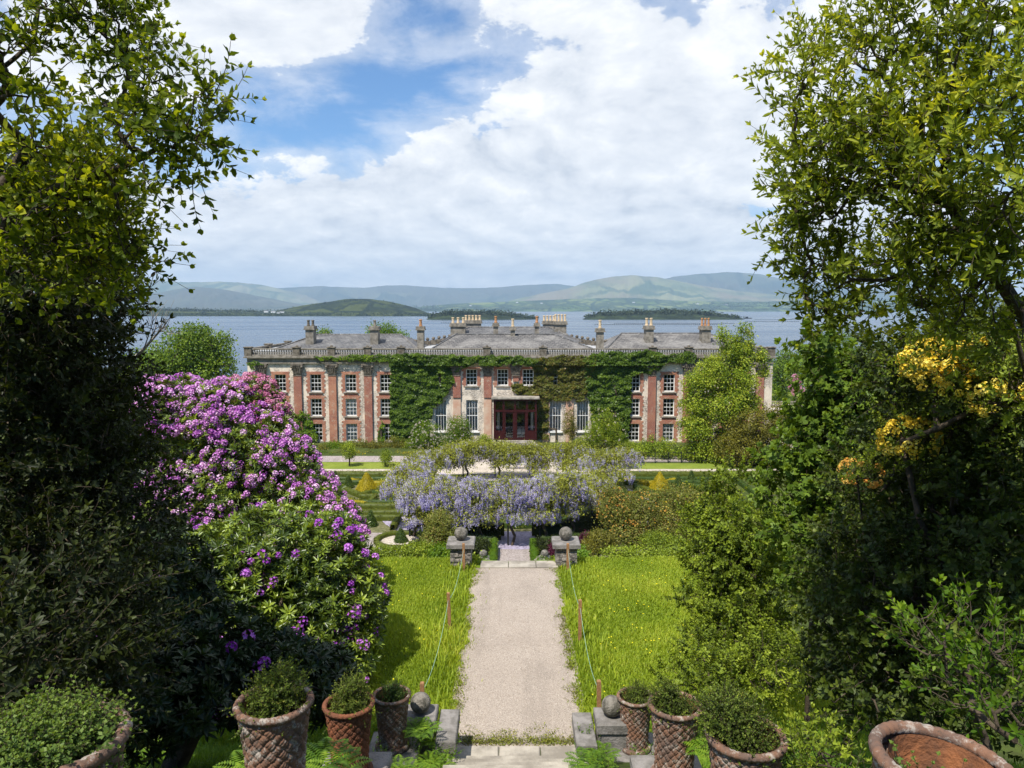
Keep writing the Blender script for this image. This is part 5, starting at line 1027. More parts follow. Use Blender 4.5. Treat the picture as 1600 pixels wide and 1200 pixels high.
def pot_meshes(h=.86, rt=.272, rb=.205):
    NU, NV = 240, 110; cells = 16; u = np.arange(NU) / NU; v = np.linspace(0, 1, NV)
    UU, VV = np.meshgrid(u, v); R = rb + (rt - rb) * (VV ** 1.3) - .012 * np.sin(VV * pi)
    per = 2 * pi * .255 / cells; a = UU * cells + VV * h / per; b_ = UU * cells - VV * h / per
    ia, ib = np.floor(a), np.floor(b_); fa, fb = a - ia, b_ - ib; par_ = ((ia + ib) % 2) > .5
    al, ac = np.where(par_, fa, fb), np.where(par_, fb, fa)
    hh = np.sqrt(np.clip(np.sin(pi * al), 0, 1)) * .7 + .3 * np.abs(np.sin(pi * 3 * ac)) ** .5 * np.clip(np.sin(pi * ac), 0, 1) ** .3
    hh = np.where((VV < .07) | (VV > .93), .45 + .1 * np.sin(UU * 300), hh); R = R + .030 * (hh - .5)
    V = np.stack([R * np.cos(UU * 2 * pi), R * np.sin(UU * 2 * pi), VV * h], 2).reshape(-1, 3); F_ = [(j * NU + i, j * NU + (i + 1) % NU, (j + 1) * NU + (i + 1) % NU, (j + 1) * NU + i) for j in range(NV - 1) for i in range(NU)]
    def rope(R0, z0, r, n1=260, n2=14, tw=40):
        A_, B_ = np.meshgrid(np.arange(n1) / n1 * 2 * pi, np.arange(n2) / n2 * 2 * pi, indexing='ij'); rr = r * (1 + .20 * np.abs(np.sin((A_ * tw + B_ * 1.0) / 2 * 1.0)) + .05 * np.sin(A_ * 5))
        V_ = np.stack([(R0 + rr * np.cos(B_)) * np.cos(A_), (R0 + rr * np.cos(B_)) * np.sin(A_), z0 + rr * np.sin(B_)], 2).reshape(-1, 3)
        return V_, [(i * n2 + j, ((i + 1) % n1) * n2 + j, ((i + 1) % n1) * n2 + (j + 1) % n2, i * n2 + (j + 1) % n2) for i in range(n1) for j in range(n2)]
    inn = [(rt - .05, h), (rt - .055, h - .1), (rt - .07, h - .25), (.02, h - .25)]
    return (V, F_), rope(rt + .003, h, .025), rope(rb + .02, .035, .036), inn
PM = pot_meshes()
proto_pot = None
def pot(px, rimy, z0, lab, tilt=0.0, d=None, grp='woven terracotta pots beside the steps', empty=False):
    global proto_pot
    c = pt(px, rimy, d); loc = (c[0], c[1], c[2] - .86)
    if proto_pot is None:
        t = thing('terracotta_pot', lab, 'pot', (0, 0, 0), grp)
        for nm, (V, F_) in (('pot_body', PM[0]), ('rim', PM[1]), ('foot', PM[2])): mesh_np(nm, V, F_, POTM, t, smooth=True)
        m = MB(); pr = PM[3]; n_ = 40
        for r, z in pr:
            for k in range(n_): m.v.append((r * cos(2 * pi * k / n_), r * sin(2 * pi * k / n_), z))
        for j in range(3):
            for k in range(n_): m.f.append((j * n_ + k, (j + 1) * n_ + k, (j + 1) * n_ + (k + 1) % n_, j * n_ + (k + 1) % n_)); m.m.append(0 if j < 2 else 1)
        m.build('inside', [POTIN, EARTH], t); proto_pot = t
    else:
        t = proto_pot.copy(); COL.objects.link(t)
        for ch in proto_pot.children: cc = ch.copy(); COL.objects.link(cc); cc.parent = t
    if 'reddish' in lab:
        for ch in t.children:
            for sl in ch.material_slots: sl.link = 'OBJECT'; sl.material = REDPOT if ch.name.startswith(('pot_body', 'rim', 'foot')) else sl.material
    t['label'] = lab; t['group'] = grp; t.location = loc; t.rotation_euler = (tilt * .5, tilt, random.uniform(0, 6) if not tilt else .3); return c
T_HERB = [t_shoot(.13, 16, .020, .014, 1.1, .5, 'kite', .0016) for _ in range(6)]
T_HEATH = [t_shoot(.14, 22, .020, .011, .8, .5, 'kite', .0018) for _ in range(6)]
L_HERB = leafmat('herb_leaf', [(0.05, 0.09, 0.02), (0.11, 0.18, 0.035), (0.22, 0.30, 0.06)], .35); L_HEATH = leafmat('heath_leaf', [(0.05, 0.08, 0.015), (0.12, 0.17, 0.025), (0.22, 0.30, 0.05), (0.30, 0.27, 0.05)], .4)
pots = [(612, 1086, 10.95, 'smallest-looking pot on the left side, nearest the stone ball', .10, L_HERB, T_HERB, .16), (545, 1100, 8.16, 'shaded reddish pot, second from the path on the left side', .20, L_HEATH, T_HEATH, .24), (428, 1098, 5.46, 'third pot from the path on the left side, bleached weave', .16, L_HEATH, T_HEATH, .2), (80, 1160, 2.92, 'biggest and nearest pot at the bottom left corner, full of pale herbs', .10, L_HERB, T_HERB, .13),
        (993, 1089, 11.3, 'smallest-looking pot on the right side, nearest the stone ball', .10, L_HEATH, T_HEATH, .16), (1055, 1102, 7.8, 'second pot from the path on the right side with a dry heath', .18, L_HEATH, T_HEATH, .22), (1165, 1150, 5.2, 'third pot from the path on the right side with a bushy heath', .12, L_HEATH, T_HEATH, .24), (1440, 1190, 3.0, 'biggest pot on the right, orange inside and nearly empty', .03, L_HERB, T_HERB, .05)]
PLN = []
for k, (px, py, d, lab, ph, lm, tpn, hr) in enumerate(pots):
    c = pot(px, py, 0, ('woven terracotta ' + lab)[:110], d=d, tilt=(.10 if k == 7 else 0)); z = c[2]; PLN.append((c[0], c[1], z - .86))
    n_ = (420, 700, 700, 1500, 420, 600, 800, 60)[k]
    lb = [(np.array([c[0] - .02 * (k % 3 - 1), c[1], z - .07]), np.array([.21, .21, .10])), (np.array([c[0] + (-.05 if k in (6,) else .04), c[1], z + ph * .4]), np.array([.15, .15, ph]))] if k != 7 else [(np.array([c[0], c[1] - .02, z - .20]), np.array([.20, .18, .06]))]
    if k == 3: lb = [(np.array([c[0], c[1], z - .04]), np.array([.235, .235, .11]))]
    if k == 5: lb[1] = (np.array([c[0] - .10, c[1], z + .05]), np.array([.14, .14, .13]))
    if k == 6: lb[1] = (np.array([c[0] - .12, c[1] + .05, z + .09]), np.array([.20, .17, .15]))
    plant('pot_plant', 'small-leaved greenery growing in the ' + lab.split(',')[0].split(' with ')[0].replace('-looking', '').replace(' and nearest',''), 'plant', (c[0], c[1], z - .25), lb, tpn, lm, n_, 1.0 if k != 7 else 1.3, .5, upw=.6, ntips=24, r_tip=.0018, r_max=.006, trunk=[(c[0], c[1], z - .25), (c[0], c[1], z - .18)], stem='stem', jitter=.5)
# stepped stone plinths that carry pots and balls
for k, (x, y, z) in enumerate(PLN):
    s = -1 if x < 0 else 1; nmn = ('nearest the left ball', 'under the shaded reddish pot', 'under the third left pot', 'under the nearest left pot', 'nearest the right ball', 'under the second right pot', 'under the third right pot', 'under the nearest right pot')[k]
    th = thing('stone_plinth', 'stepped grey stone plinth of the stair parapet, ' + nmn, 'plinth', (x, y, z - .6)); x0, x1 = sorted((x - s * .42, x + s * .38))
    MB().bbox(x0, x1, y - .55, y + .45, z - .13, z - .002, .02).build('cap', GREYP, th); MB().box(x0 + .05, x1 - .05, y - .5, y + .4, z - 1.4, z - .13).build('block', GREYP, th)
for px, py, d, s, lab in ((657, 1098, 11.5, -1, 'left'), (956, 1103, 11.4, 1, 'right')):
    o, c = stone_ball(px, py, d, .168, f'grey stone ball at the foot of the stair parapet on the {lab}')
    th = thing('ball_plinth', f'grey stone block with a low slab under the {lab} parapet ball', 'plinth', (c[0], c[1], 7.5)); z = c[2] - .165
    MB().bbox(c[0] - .27, c[0] + .27, c[1] - .27, c[1] + .27, z - .16, z, .02).build('cap', GREYP, th); MB().box(c[0] - .24, c[0] + .24, c[1] - .24, c[1] + .24, 7.4, z - .16).build('block', GREYP, th)
    MB().bbox(min(c[0] - s * .30, c[0] - s * .62), max(c[0] - s * .30, c[0] - s * .62), c[1] - .6, c[1] + .35, z - .34, z - .14, .015).build('slab', GREYP, th)
# stakes and string
WOODS = simple('stake_wood', (0.36, 0.19, 0.085), .85, .3, 20, .3, 60)
STR = simple('green_string', (0.30, 0.50, 0.42), .6, .1, 3)
def stake(px, pyb, pyt, d, lab, lean=0.0):
    b_ = pt(px, pyb, d); b_[2] = 7.5; zt = pt(px, pyt, d)[2]; th = thing('wooden_stake', lab, 'stake', b_, 'stakes along the gravel path'); m = MB(); r = .036
    vs = []
    for z, e, q in ((7.45, 0, 0), (zt - .015, 0, lean), (zt, .008, lean)): vs += [(b_[0] + sx_ * (r - e) + q, b_[1] + sy_ * (r - e), z) for sx_, sy_ in ((-1, -1), (1, -1), (1, 1), (-1, 1))]
    m.add(vs, [(8, 9, 10, 11)] + [(r_ + k, r_ + (k + 1) % 4, r_ + 4 + (k + 1) % 4, r_ + 4 + k) for r_ in (0, 4) for k in range(4)]); m.build('post', WOODS, th); return (b_[0] + lean, b_[1], zt - .12)
SL = [stake(660, 1102, 1066, 12.1, 'stake beside the left parapet ball'), stake(703, 981, 926, 16.4, 'middle stake on the left edge of the path', -.03), stake(725, 893, 849, 20.3, 'far stake on the left edge, before the pillar', -.01)]
SR = [stake(937, 1105, 1063, 12.2, 'stake beside the right parapet ball', -.02), stake(906, 996, 937, 15.9, 'middle stake on the right edge of the path'), stake(887, 893, 849, 20.3, 'far stake on the right edge, before the pillar')]
for S_, lab in ((SL, 'left'), (SR, 'right')):
    m = MB()
    for a, b_ in zip(S_[:-1], S_[1:]):
        a, b_ = Vector(a), Vector(b_); P = []
        for i in range(15): t = i / 14; p = a.lerp(b_, t); p.z -= .28 * 4 * t * (1 - t) + .05; P.append(p)
        m.tube(P, .0035, 4)
    tag(m.build('string', STR), f'thin pale green string sagging between the {lab} stakes', 'string')
# ------------------------------------------------------------------ grass
def blades(name, n, x0, x1, y0, y1, h, mat, keep=None, zf=lambda x, y: 7.56, lab='long sunlit meadow grass beside the gravel path', wd=.013):
    x = rng.uniform(x0, x1, n); y = rng.uniform(y0, y1, n)
    if keep is not None: ok = keep(x, y); x, y = x[ok], y[ok]
    n = len(x); z = np.array([zf(a, b_) for a, b_ in zip(x, y)]); ht = np.array([mnoise.noise((a * .6, b_ * .6, 1)) for a, b_ in zip(x, y)])
    H_ = h * (.75 + .7 * np.clip(ht + .3, 0, 1)) * rng.uniform(.6, 1.3, n); a = rng.uniform(0, 2 * pi, n); l = rng.uniform(.15, .65, n); wdv = wd * rng.uniform(.7, 1.3, n)
    dx, dy = np.cos(a), np.sin(a); P = np.stack([x, y, z], 1); S = np.stack([-dy, dx, np.zeros(n)], 1) * wdv[:, None]
    mid = P + np.stack([dx * l * H_ * .35, dy * l * H_ * .35, H_ * .6], 1); tip = P + np.stack([dx * l * H_, dy * l * H_, H_ * (1 - .3 * l)], 1)
    V = np.stack([P - S, P + S, mid + S * .7, mid - S * .7, tip], 1).reshape(-1, 3); b_ = np.arange(n)[:, None] * 5
    F_ = np.concatenate([b_ + [0, 1, 2, 3], b_ + [3, 2, 4, 4]]); me = None
    T = TP(); V2 = np.stack([P - S, P + S, mid + S * .7, mid - S * .7, mid + S * .7, tip, tip, mid - S * .7], 1)
    tt = np.clip(.42 + ht * .35 + rng.normal(size=n) * .2, 0, 1)
    # two quads per blade, the upper one folded to a point
    V3 = np.stack([P - S, P + S, mid + S * .7, mid - S * .7, tip + S * .05, tip - S * .05], 1); b6 = np.arange(n)[:, None] * 6
    T.quads(V3, np.concatenate([b6 + [0, 1, 2, 3], b6 + [3, 2, 4, 5]]), np.concatenate([tt, tt])); o = tmesh(T, name, [mat, mat], None); return tag(o, lab, None, None, 'stuff')
def edge(x, y): return 1.17 + .07 * np.sin(y * 2.3 + np.sign(x) * 1.3) * np.sin(y * .9) + .04 * np.sin(y * 7.1) + .03 * np.sin(y * 17)
offp = lambda x, y: (np.abs(x - AX) > edge(x - AX, y) - .02 + rng.exponential(.10, len(x)) * 0 - (rng.uniform(0, 1, len(x)) < .08) * rng.exponential(.09, len(x))) & ~((np.abs(x - AX) < 1.4) & (y < 11.9))
blades('grass', 330000, -5.5, 6.5, 11.6, 21.4, .095, L_GRASS, offp, wd=.009)
blades('grass', 14000, -1.9, 2.1, 11.3, 21.3, .22, L_GRASS, lambda x, y: (np.abs(x - AX) > 1.25), lab='taller tufts of grass along both edges of the path')
blades('grass', 26000, -6, -2.2, 9.0, 12.5, .2, L_FERN, None, lambda x, y: gz(x, y) + .0, 'rough grass on the bank beside the left parapet'); blades('grass', 22000, 2.3, 7, 8.5, 12.5, .2, L_FERN, None, lambda x, y: gz(x, y), 'rough grass on the bank beside the right parapet')
T = TP(); n_ = 300; x = rng.uniform(1.4, 5.4, n_); y = rng.uniform(12, 21, n_); kp = np.array([mnoise.noise((a * .8, b_ * .8, 7)) for a, b_ in zip(x, y)]) + rng.uniform(-.15, .15, n_) > .08; x, y = x[kp], y[kp]
xl = rng.uniform(-4, -1.5, 50); yl = rng.uniform(12, 21, 50); x = np.append(x, xl); y = np.append(y, yl); P = np.stack([x, y, 7.56 + rng.uniform(.10, .17, len(x))], 1)
for a in range(2): leaves(T, P - [.012, 0, 0] * np.array(1), [[1, .0 + a, .1]], [[0, -.3, 1]], .03, .03, rng.uniform(0, 1, len(x)), 'kite')
tag(tmesh(T, 'buttercups', [P_BUTTER, P_BUTTER], None), 'yellow buttercups scattered through the right lawn', kind='stuff')
# weeds creeping over the gravel
T = TP(); n_ = 1000; y = rng.uniform(11.6, 20.5, n_); s = np.where(rng.uniform(0, 1, n_) < .5, -1, 1); x = AX + s * (1.17 - rng.exponential(.06, n_)); kp = np.array([mnoise.noise((a * 1.1, b_ * 1.1, 17)) for a, b_ in zip(x, y)]) > .0; x, y = x[kp], y[kp]
xb = AX + rng.uniform(-1.05, 1.05, 420); yb = 11.93 + rng.exponential(.10, 420); x = np.append(x, xb); y = np.append(y, yb)
T_WEED = [t_clump(9, .06, .03, .016, flat=.3) for _ in range(4)]
scatter(T, T_WEED, np.stack([x, y, np.full(len(x), 7.60)], 1), np.tile([0, 0, 1.], (len(x), 1)), rng.uniform(.6, 1.5, len(x)), dt=.25); tag(tmesh(T, 'weeds', [leafmat('weed_leaf', [(0.12, 0.10, 0.03), (0.16, 0.2, 0.02), (0.26, 0.25, 0.04)], .3), BARK], None), 'small weeds creeping over the gravel edges', kind='stuff')
T = TP(); n_ = 26000; x = AX + rng.uniform(-1.2, 1.2, n_); y = rng.uniform(11.95, 20.5, n_)
PEB = TP(); PEB.quads([(-1, -1, 0), (1, -1, 0), (1, 1, 0), (-1, 1, 0), (-.6, -.6, .7), (.6, -.6, .7), (.6, .6, .7), (-.6, .6, .7)], [(4, 5, 6, 7), (0, 1, 5, 4), (1, 2, 6, 5), (2, 3, 7, 6), (3, 0, 4, 7)], .5); PEB.done()
scatter(T, [PEB], np.stack([x, y, np.full(n_, 7.586)], 1), np.tile([0, 0, 1.], (n_, 1)) + rng.normal(size=(n_, 3)) * .3, rng.uniform(.003, .0065, n_), dt=.35)
m, n, b, oc = newmat('pebble'); at = n.node('ShaderNodeAttribute'); at.attribute_name = 'tint'; n.put(b.inputs['Base Color'], n.ramp(at.outputs['Fac'], [(0, (.24, .20, .17)), (.5, (.40, .34, .285)), (1, (.54, .48, .42))])); b.inputs['Roughness'].default_value = .9
tag(tmesh(T, 'loose_gravel', [m, m], None), 'loose pale pebbles lying on the gravel path', kind='stuff')
# ferns and small plants round the plinths
FERN = [t_fern(.42, 9) for _ in range(4)]
def ferns(lab, spots, s=1.0, mat=L_FERN):
    for i, (px, py, d) in enumerate(spots):
        p = pt(px, py, d); g = max(gz(p[0], p[1]), p[2] - .15); th = thing('fern', lab[i], 'fern', (p[0], p[1], g)); T = TP(); scatter(T, FERN, np.array([[p[0], p[1], g], [p[0] + .15, p[1] - .1, g]]), np.array([[0, 0, 1.], [0, 0, 1.]]), s * rng.uniform(.8, 1.1, 2)); tmesh(T, 'frond', [mat, BARK], th)
ferns(['bright fern beside the smallest left pot', 'yellow-green fern at the bottom edge left of the path', 'fern between the left plinth and the path', 'fern in the shade between the second and third left pots', 'dark fern below the third left pot', 'fern left of the steps beside the slab',
       'fern in front of the right ball plinth', 'fern between the right pots', 'fern at the bottom edge right of the path', 'small fern by the third right pot'],
      [(645, 1130, 11.0), (672, 1188, 10.5), (680, 1150, 11.2), (505, 1180, 6.5), (390, 1190, 5.8), (620, 1192, 9.5), (925, 1165, 10.8), (1105, 1160, 7.5), (915, 1192, 10.3), (1235, 1180, 5.3)], .85)
# ------------------------------------------------------------------ rhododendrons on the left
TRUSSV = [t_truss(k_, r_, p_) for k_, r_, p_ in ((13, .055, .034), (9, .05, .036), (16, .062, .036), (7, .04, .034), (11, .07, .032), (5, .05, .04))]
def upface(P, D): return (D[:, 2] > -.25) & (D[:, 1] < .75)
shrub('rhododendron', 'huge rhododendron covered in lilac-pink blossom in front of the left wing', 'rhododendron', (350, 860, 21), [(285, 655, 21.3, 72, 66, 1.5), (345, 655, 21.2, 62, 62, 1.5), (390, 700, 21, 72, 72, 1.6), (245, 640, 21.6, 40, 52, 1.2), (445, 735, 20.4, 52, 58, 1.4), (490, 790, 19.6, 46, 50, 1.3), (330, 780, 20.6, 110, 80, 1.6), (530, 830, 18.6, 40, 40, 1.1)],
      ROS, L_RHODO, 4200, scale=1.1, shell=.15, upw=.45, lo=0, r_tip=.012, bloom=(TRUSSV, P_RHODO, 1700, 1.15, lambda P, D: upface(P, D) & (nz(P, 1.6, 31) + .35 * rng.normal(size=len(P)) > -.14)))
shrub('rhododendron', 'pink flowering rhododendron branches among the lilac ones at the top', 'rhododendron', (380, 860, 21.5), [(390, 625, 21.9, 46, 38, 1.0), (420, 650, 21.8, 30, 36, .9)], ROS, L_RHODO, 500, scale=1.1, shell=.15, bloom=(TRUSSV, P_PINKB, 260, 1.1, upface))
shrub('rhododendron', 'nearer rhododendron with lime-tipped leaves and scattered purple blossom', 'rhododendron', (440, 1050, 14.6), [(420, 860, 15, 84, 70, 1.3), (500, 880, 15, 76, 80, 1.3), (545, 940, 14.8, 62, 86, 1.1), (380, 950, 14.4, 100, 110, 1.3), (480, 990, 14.2, 110, 100, 1.3), (330, 900, 14.6, 80, 80, 1.2), (540, 1030, 14.0, 50, 56, .9)],
      ROS, L_RHODO, 4200, scale=1.0, shell=.13, upw=.5, tint0=-.02, bloom=(TRUSSV, P_VIOLET, 300, 1.1, lambda P, D: upface(P, D) & (nz(P, 1.2, 21) + .08 * rng.normal(size=len(P)) > .14)))
L_RSHADE = leafmat('shaded_rhododendron_leaf', [(0.012, 0.026, 0.008), (0.024, 0.045, 0.011), (0.045, 0.075, 0.016)], .15, .4, .4)  # darker copy of the rhododendron leaf, the left tree's shade put into the colour
shrub('rhododendron', 'dark shaded rhododendron at the lower left behind the pots', 'rhododendron', (260, 1150, 9.5), [(230, 930, 10.5, 110, 110, 1.1), (320, 1040, 9.6, 110, 90, 1.0), (220, 1080, 8.6, 150, 90, 1.0), (430, 1060, 9.8, 90, 60, .9), (500, 1070, 10.6, 60, 50, .8)], ROS, L_RSHADE, 3200, scale=.95, shell=.25, bloom=(TRUSSV, P_VIOLET, 90, 1.05, lambda P, D: (D[:, 1] < -.1) & (P[:, 2] > 9.7) & (nz(P, 1.5, 8) > .05)))
# ------------------------------------------------------------------ left trees
T_ALD = [t_shoot(.34, 14, .074, .036, .95, .3, 'leaf', .0035) for _ in range(7)]
T_LAU = [t_shoot(.45, 20, .085, .032, 1.0, .4, 'leaf', .004) for _ in range(6)]
b0 = np.array([-5.6, 6.2, gz(-5.6, 6.2)])
plant('alder_tree', 'leafy tree at the left edge whose sunlit branches reach into the sky', 'tree', b0, [lobe(*q) for q in [(0, 70, 3.9, 36, 80, .4), (80, 10, 4.2, 50, 16, .3), (20, 200, 4.0, 70, 80, .5), (90, 230, 4.6, 50, 40, .4), (40, 340, 4.2, 90, 80, .6), (120, 310, 4.6, 50, 40, .4), (60, 430, 4.4, 90, 50, .5)]], T_ALD, L_NEARL, 500, .82, .55, upw=.35, trunk=[b0, b0 + [.4, -.6, 3.5], b0 + [1.2, -1.4, 5.6], pt(-20, 330, 4.3), pt(40, 240, 4.3)], gap=(2.6, -.02), ntips=240, r_tip=.0035, r_max=.10, tint0=.05)
LB = [lobe(*q) for q in [(190, 55, 4.0, 30, 34, .2), (150, 20, 4.0, 50, 26, .25), (205, 205, 3.9, 26, 24, .15), (235, 130, 3.8, 10, 34, .08), (185, 170, 4.0, 22, 34, .15), (260, 215, 3.75, 34, 24, .15), (305, 205, 3.7, 30, 28, .15), (330, 160, 3.6, 26, 14, .1), (285, 265, 3.7, 26, 16, .1), (235, 285, 3.8, 18, 22, .1), (190, 350, 4.1, 20, 26, .15), (205, 395, 4.1, 18, 30, .12), (165, 320, 4.2, 30, 30, .2), (215, 440, 4.2, 10, 8, .1), (130, 260, 4.1, 50, 34, .3), (160, 410, 4.4, 34, 46, .3)]]
plant('alder_branch', 'long sunlit leafy branches reaching right from the left edge of the picture', 'branch', b0 + [.3, .2, 0], LB, T_ALD, L_NEARL, 540, .66, .6, upw=.3, trunk=[b0 + [.3, .2, 0], b0 + [.6, -.8, 4.6], pt(-40, 380, 4.4), pt(30, 320, 4.2), pt(95, 290, 4.1), pt(170, 270, 4.0), pt(225, 245, 3.9)], ntips=110, r_tip=.0028, r_max=.05, tint0=.02, jitter=.5)
b1 = np.array([-6.6, 8.6, gz(0, 8.6)])
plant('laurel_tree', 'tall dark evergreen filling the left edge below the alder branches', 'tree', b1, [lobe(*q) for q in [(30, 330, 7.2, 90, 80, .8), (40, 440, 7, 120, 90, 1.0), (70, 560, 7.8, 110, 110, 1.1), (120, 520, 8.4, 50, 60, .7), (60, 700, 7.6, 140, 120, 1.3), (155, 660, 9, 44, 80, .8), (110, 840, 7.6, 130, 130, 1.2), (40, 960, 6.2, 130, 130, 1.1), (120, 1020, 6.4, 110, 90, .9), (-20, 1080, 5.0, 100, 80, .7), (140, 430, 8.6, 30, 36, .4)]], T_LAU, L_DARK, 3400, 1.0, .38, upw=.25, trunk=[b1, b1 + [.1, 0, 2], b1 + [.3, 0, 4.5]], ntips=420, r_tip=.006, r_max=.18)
m = []; T = TP()
for q in range(5):
    a = pt(190 + q * 6, 575 - q * 4, 9.5); b_ = pt(225 + q * 8, 545 - q * 9, 9.4); c = pt(240 + q * 6, 500 + q * 6, 9.3); tubes(T, [a, b_], [b_, c], [.016, .010], [.010, .003], 0)
    for k in range(5): o = b_ + (c - b_) * rng.uniform(0, 1); tubes(T, [o], [o + rng.normal(size=3) * .12 + [.08, 0, .16]], .005, .0015, 0)
a = pt(150, 610, 9.4); tubes(T, [a], [pt(196, 570, 9.5)], .03, .018, 0)
th = thing('dead_branch', 'bare pale dead branch sticking out between the left tree and the bay', 'branch', a); tmesh(T, 'twigs', [simple('dead_wood', (0.40, 0.35, 0.30), .9, .3, 9)], th)
# a taller tree of the slope behind the viewer's left shoulder
# ------------------------------------------------------------------ right side
T_WIL = [t_shoot(.36, 20, .074, .025, .8, .35, 'leaf', .003) for _ in range(8)]
b2 = np.array([5.2, 6.4, gz(0, 6.4)])
WL = [lobe(*q) for q in [(1420, 40, 5.4, 90, 60, .8), (1500, 130, 5.0, 120, 110, .9), (1370, 130, 5.5, 70, 90, .7), (1300, 190, 5.6, 46, 80, .5), (1350, 270, 5.4, 120, 100, .8), (1305, 340, 5.6, 60, 70, .5), (1470, 310, 5.2, 130, 110, .9), (1580, 260, 4.6, 90, 150, .8), (1325, 440, 5.7, 60, 46, .6), (1420, 450, 5.6, 120, 80, .9), (1550, 460, 5.4, 110, 90, .8), (1590, 60, 4.6, 90, 90, .7)]]
plant('willow_tree', 'large airy willow filling the upper right of the picture', 'tree', b2, WL, T_WIL, L_WILLOW, 1250, .95, .45, upw=.45, trunk=[b2, b2 + [-.1, .1, 2.2], pt(1640, 560, 5.6), pt(1570, 450, 5.5), pt(1500, 370, 5.4)], gap=(1.9, -.10), ntips=560, r_tip=.0030, r_max=.07, jitter=.45, dt=.2)
WE = [lobe(*q) for q in [(1227, 75, 5.6, 14, 20, .1), (1247, 120, 5.6, 20, 24, .15), (1237, 180, 5.6, 14, 20, .1), (1272, 60, 5.6, 24, 36, .2), (1242, 250, 5.6, 18, 26, .15), (1232, 295, 5.6, 16, 20, .12), (1252, 320, 5.6, 20, 16, .15), (1222, 385, 5.6, 18, 10, .1), (1247, 400, 5.6, 20, 14, .1), (1272, 420, 5.6, 22, 18, .15), (1267, 480, 5.7, 22, 20, .15), (1292, 500, 5.7, 26, 20, .2)]]
plant('willow_branch', 'outer willow sprays standing against the sky, a branch rooted behind the main willow', 'branch', b2 + [.3, .5, 0], WE, T_WIL, L_WILLOW, 130, .85, .6, upw=.4, trunk=[b2 + [.3, .5, 0], b2 + [.1, .4, 2.6], pt(1560, 420, 5.9), pt(1430, 330, 5.8), pt(1320, 280, 5.7)], ntips=70, r_tip=.003, r_max=.05, jitter=.4)
T_GB = [t_shoot(.34, 24, .075, .040, 1.0, .45, 'leaf', .0035) for _ in range(7)]
T_RB = [t_shoot(.40, 22, .055, .026, 1.0, .45, 'leaf', .0035) for _ in range(7)]
L_RDARK = leafmat('shaded_shrub_leaf', [(0.03, 0.05, 0.008), (0.065, 0.095, 0.013), (0.13, 0.165, 0.02)], .25)  # leaf colour darkened to carry the shade below the willow
b3 = np.array([4.6, 8.0, gz(0, 8)])
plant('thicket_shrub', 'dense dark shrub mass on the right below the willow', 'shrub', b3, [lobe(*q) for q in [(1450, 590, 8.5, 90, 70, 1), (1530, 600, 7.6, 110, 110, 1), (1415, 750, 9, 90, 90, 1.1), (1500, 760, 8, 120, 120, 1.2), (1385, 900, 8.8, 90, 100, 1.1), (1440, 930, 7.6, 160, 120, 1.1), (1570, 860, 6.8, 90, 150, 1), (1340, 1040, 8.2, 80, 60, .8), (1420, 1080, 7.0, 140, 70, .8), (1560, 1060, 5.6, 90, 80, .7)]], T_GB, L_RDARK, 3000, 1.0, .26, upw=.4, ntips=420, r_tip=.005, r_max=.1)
plant('yellow_azalea', 'azalea with clear yellow blossom among the dark shrubs on the right', 'azalea', b3 + [.6, -.3, 0], [lobe(*q) for q in [(1530, 590, 7.0, 80, 50, .5), (1585, 610, 6.6, 50, 60, .5), (1470, 570, 7.4, 50, 34, .4), (1420, 690, 7.6, 34, 30, .3)]], T_RB, L_BUSH, 420, .8, .4, upw=.4, ntips=60, r_tip=.005, r_max=.05, bloom=(TRUSSV, P_YEL, 420, .55, lambda P, D: (D[:, 1] < .3) & (D[:, 2] > -.5) & (nz(P, 1.8, 4) > -.12)))
plant('orange_azalea', 'small orange-pink azalea spray between the maple and the dark shrubs', 'azalea', b3 + [-.3, .8, 0], [lobe(*q) for q in [(1345, 738, 8.0, 26, 14, .2)]], T_RB, L_BUSH, 40, .6, .4, ntips=12, r_tip=.004, r_max=.02, bloom=(TRUSSV, P_ORG, 26, .5, None))
T_MAP = [t_shoot(.42, 11, .13, .13, 1.1, .3, 'palm', .005) for _ in range(6)]
b4 = np.array([4.9, 11.6, 7.5])
plant('maple_tree', 'young maple with broad fresh green lobed leaves right of the house', 'tree', b4, [lobe(*q) for q in [(1255, 545, 12, 14, 14, .3), (1285, 560, 12, 34, 30, .5), (1300, 620, 12, 46, 44, .8), (1268, 665, 12, 26, 34, .6), (1290, 690, 12, 50, 50, .8), (1235, 725, 11.8, 30, 24, .5), (1250, 770, 11.6, 56, 40, .8), (1310, 800, 11.4, 50, 50, .8), (1250, 850, 11.2, 44, 40, .6), (1320, 720, 11.6, 50, 60, .7), (1300, 900, 11, 60, 50, .7), (1330, 620, 12, 50, 60, .7)]], T_MAP, L_MAPLE, 850, .92, .35, upw=.45, ntips=120, r_tip=.006, r_max=.07)
b5 = np.array([4.5, 14.2, 7.5])
plant('green_bush', 'fresh green bush at the right edge of the lawn', 'shrub', b5, [lobe(*q) for q in [(1092, 812, 14.8, 16, 20, .4), (1150, 752, 14.6, 26, 16, .5), (1084, 880, 14.2, 14, 18, .4), (1078, 935, 13.4, 18, 14, .4), (1086, 1005, 12.6, 26, 16, .5), (1135, 800, 14.6, 40, 42, .9), (1165, 840, 14.2, 60, 60, 1), (1130, 872, 14, 36, 40, .8), (1180, 920, 13.6, 70, 70, 1), (1138, 962, 13, 42, 46, .8), (1150, 1020, 12.4, 56, 44, .8)]], T_GB, L_BUSH, 2100, 1.0, .24, upw=.5, jitter=.6, gap=(1.6, -.22), ntips=200, r_tip=.005, r_max=.06)
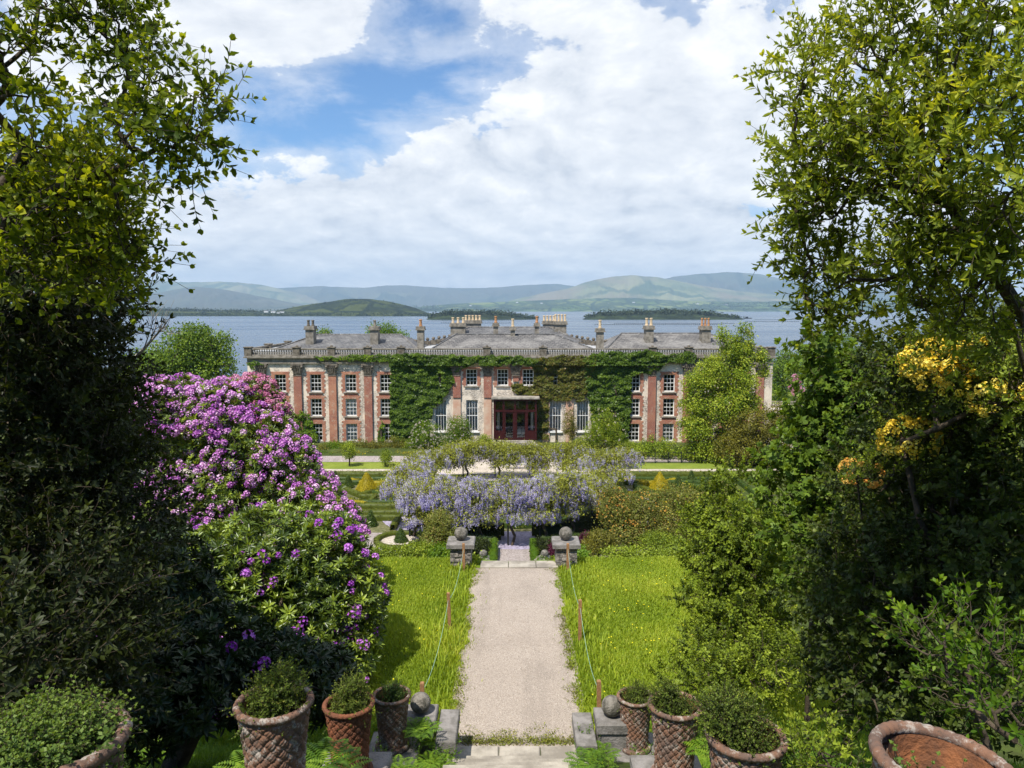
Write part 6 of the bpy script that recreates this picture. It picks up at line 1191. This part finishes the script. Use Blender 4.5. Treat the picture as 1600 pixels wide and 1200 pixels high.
plant('green_bush', 'low brownish-green bush behind the right pots', 'shrub', np.array([3.6, 10.6, 8.1]), [lobe(*q) for q in [(1100, 1010, 12.0, 34, 24, .5), (1200, 1040, 10.4, 56, 44, .7), (1120, 1060, 10.4, 56, 30, .6), (1060, 1060, 11, 30, 16, .4)]], T_GB, L_BUSH, 520, .75, .3, upw=.4, ntips=80, r_tip=.004, r_max=.04)
T_PRV = [t_shoot(.26, 11, .070, .026, .75, .35, 'leaf', .003) for _ in range(6)]
b6 = np.array([2.75, 3.5, gz(0, 3.5)])
plant('privet_bush', 'bright young leafy shoots in the lower right corner beside the orange pot', 'shrub', b6, [lobe(*q) for q in [(1500, 980, 3.9, 60, 60, .3), (1560, 1030, 3.6, 70, 60, .3), (1500, 1070, 3.9, 60, 40, .3), (1590, 1110, 3.4, 60, 60, .3), (1440, 1000, 4.2, 30, 30, .2)]], T_PRV, L_BRIGHT, 110, .8, .5, upw=.5, ntips=60, r_tip=.0035, r_max=.02, tint0=-.12)
plant('low_plant', 'low glossy plant between the two biggest right pots', 'plant', np.array([2.2, 4.6, gz(0, 4.6)]), [lobe(*q) for q in [(1290, 1175, 4.8, 54, 24, .3), (1250, 1190, 5.2, 30, 16, .2)]], T_PRV, L_BUSH, 90, .7, .5, upw=.6, ntips=20, r_tip=.003, r_max=.01, stem='stem')
for px, py, d, lab in ((655, 1165, 10.9, 'leafy weeds beside the left parapet slab'), (700, 1185, 10.6, 'low weeds at the lower left corner of the path'), (915, 1150, 11.2, 'leafy weeds beside the right parapet slab'), (945, 1185, 10.2, 'low weeds below the right ball plinth'), (590, 1190, 8.8, 'weeds among the left plinths'), (1010, 1185, 8.8, 'bright weeds among the right plinths')):
    p = pt(px, py, d); g = gz(p[0], p[1]); plant('weed_clump', lab, 'plant', (p[0], p[1], g), [(np.array([p[0], p[1], max(g + .1, p[2])]), np.array([.22, .2, .14]))], T_PRV, L_FERN, 34, .42, .5, upw=.7, ntips=10, r_tip=.002, r_max=.006, stem='stem')
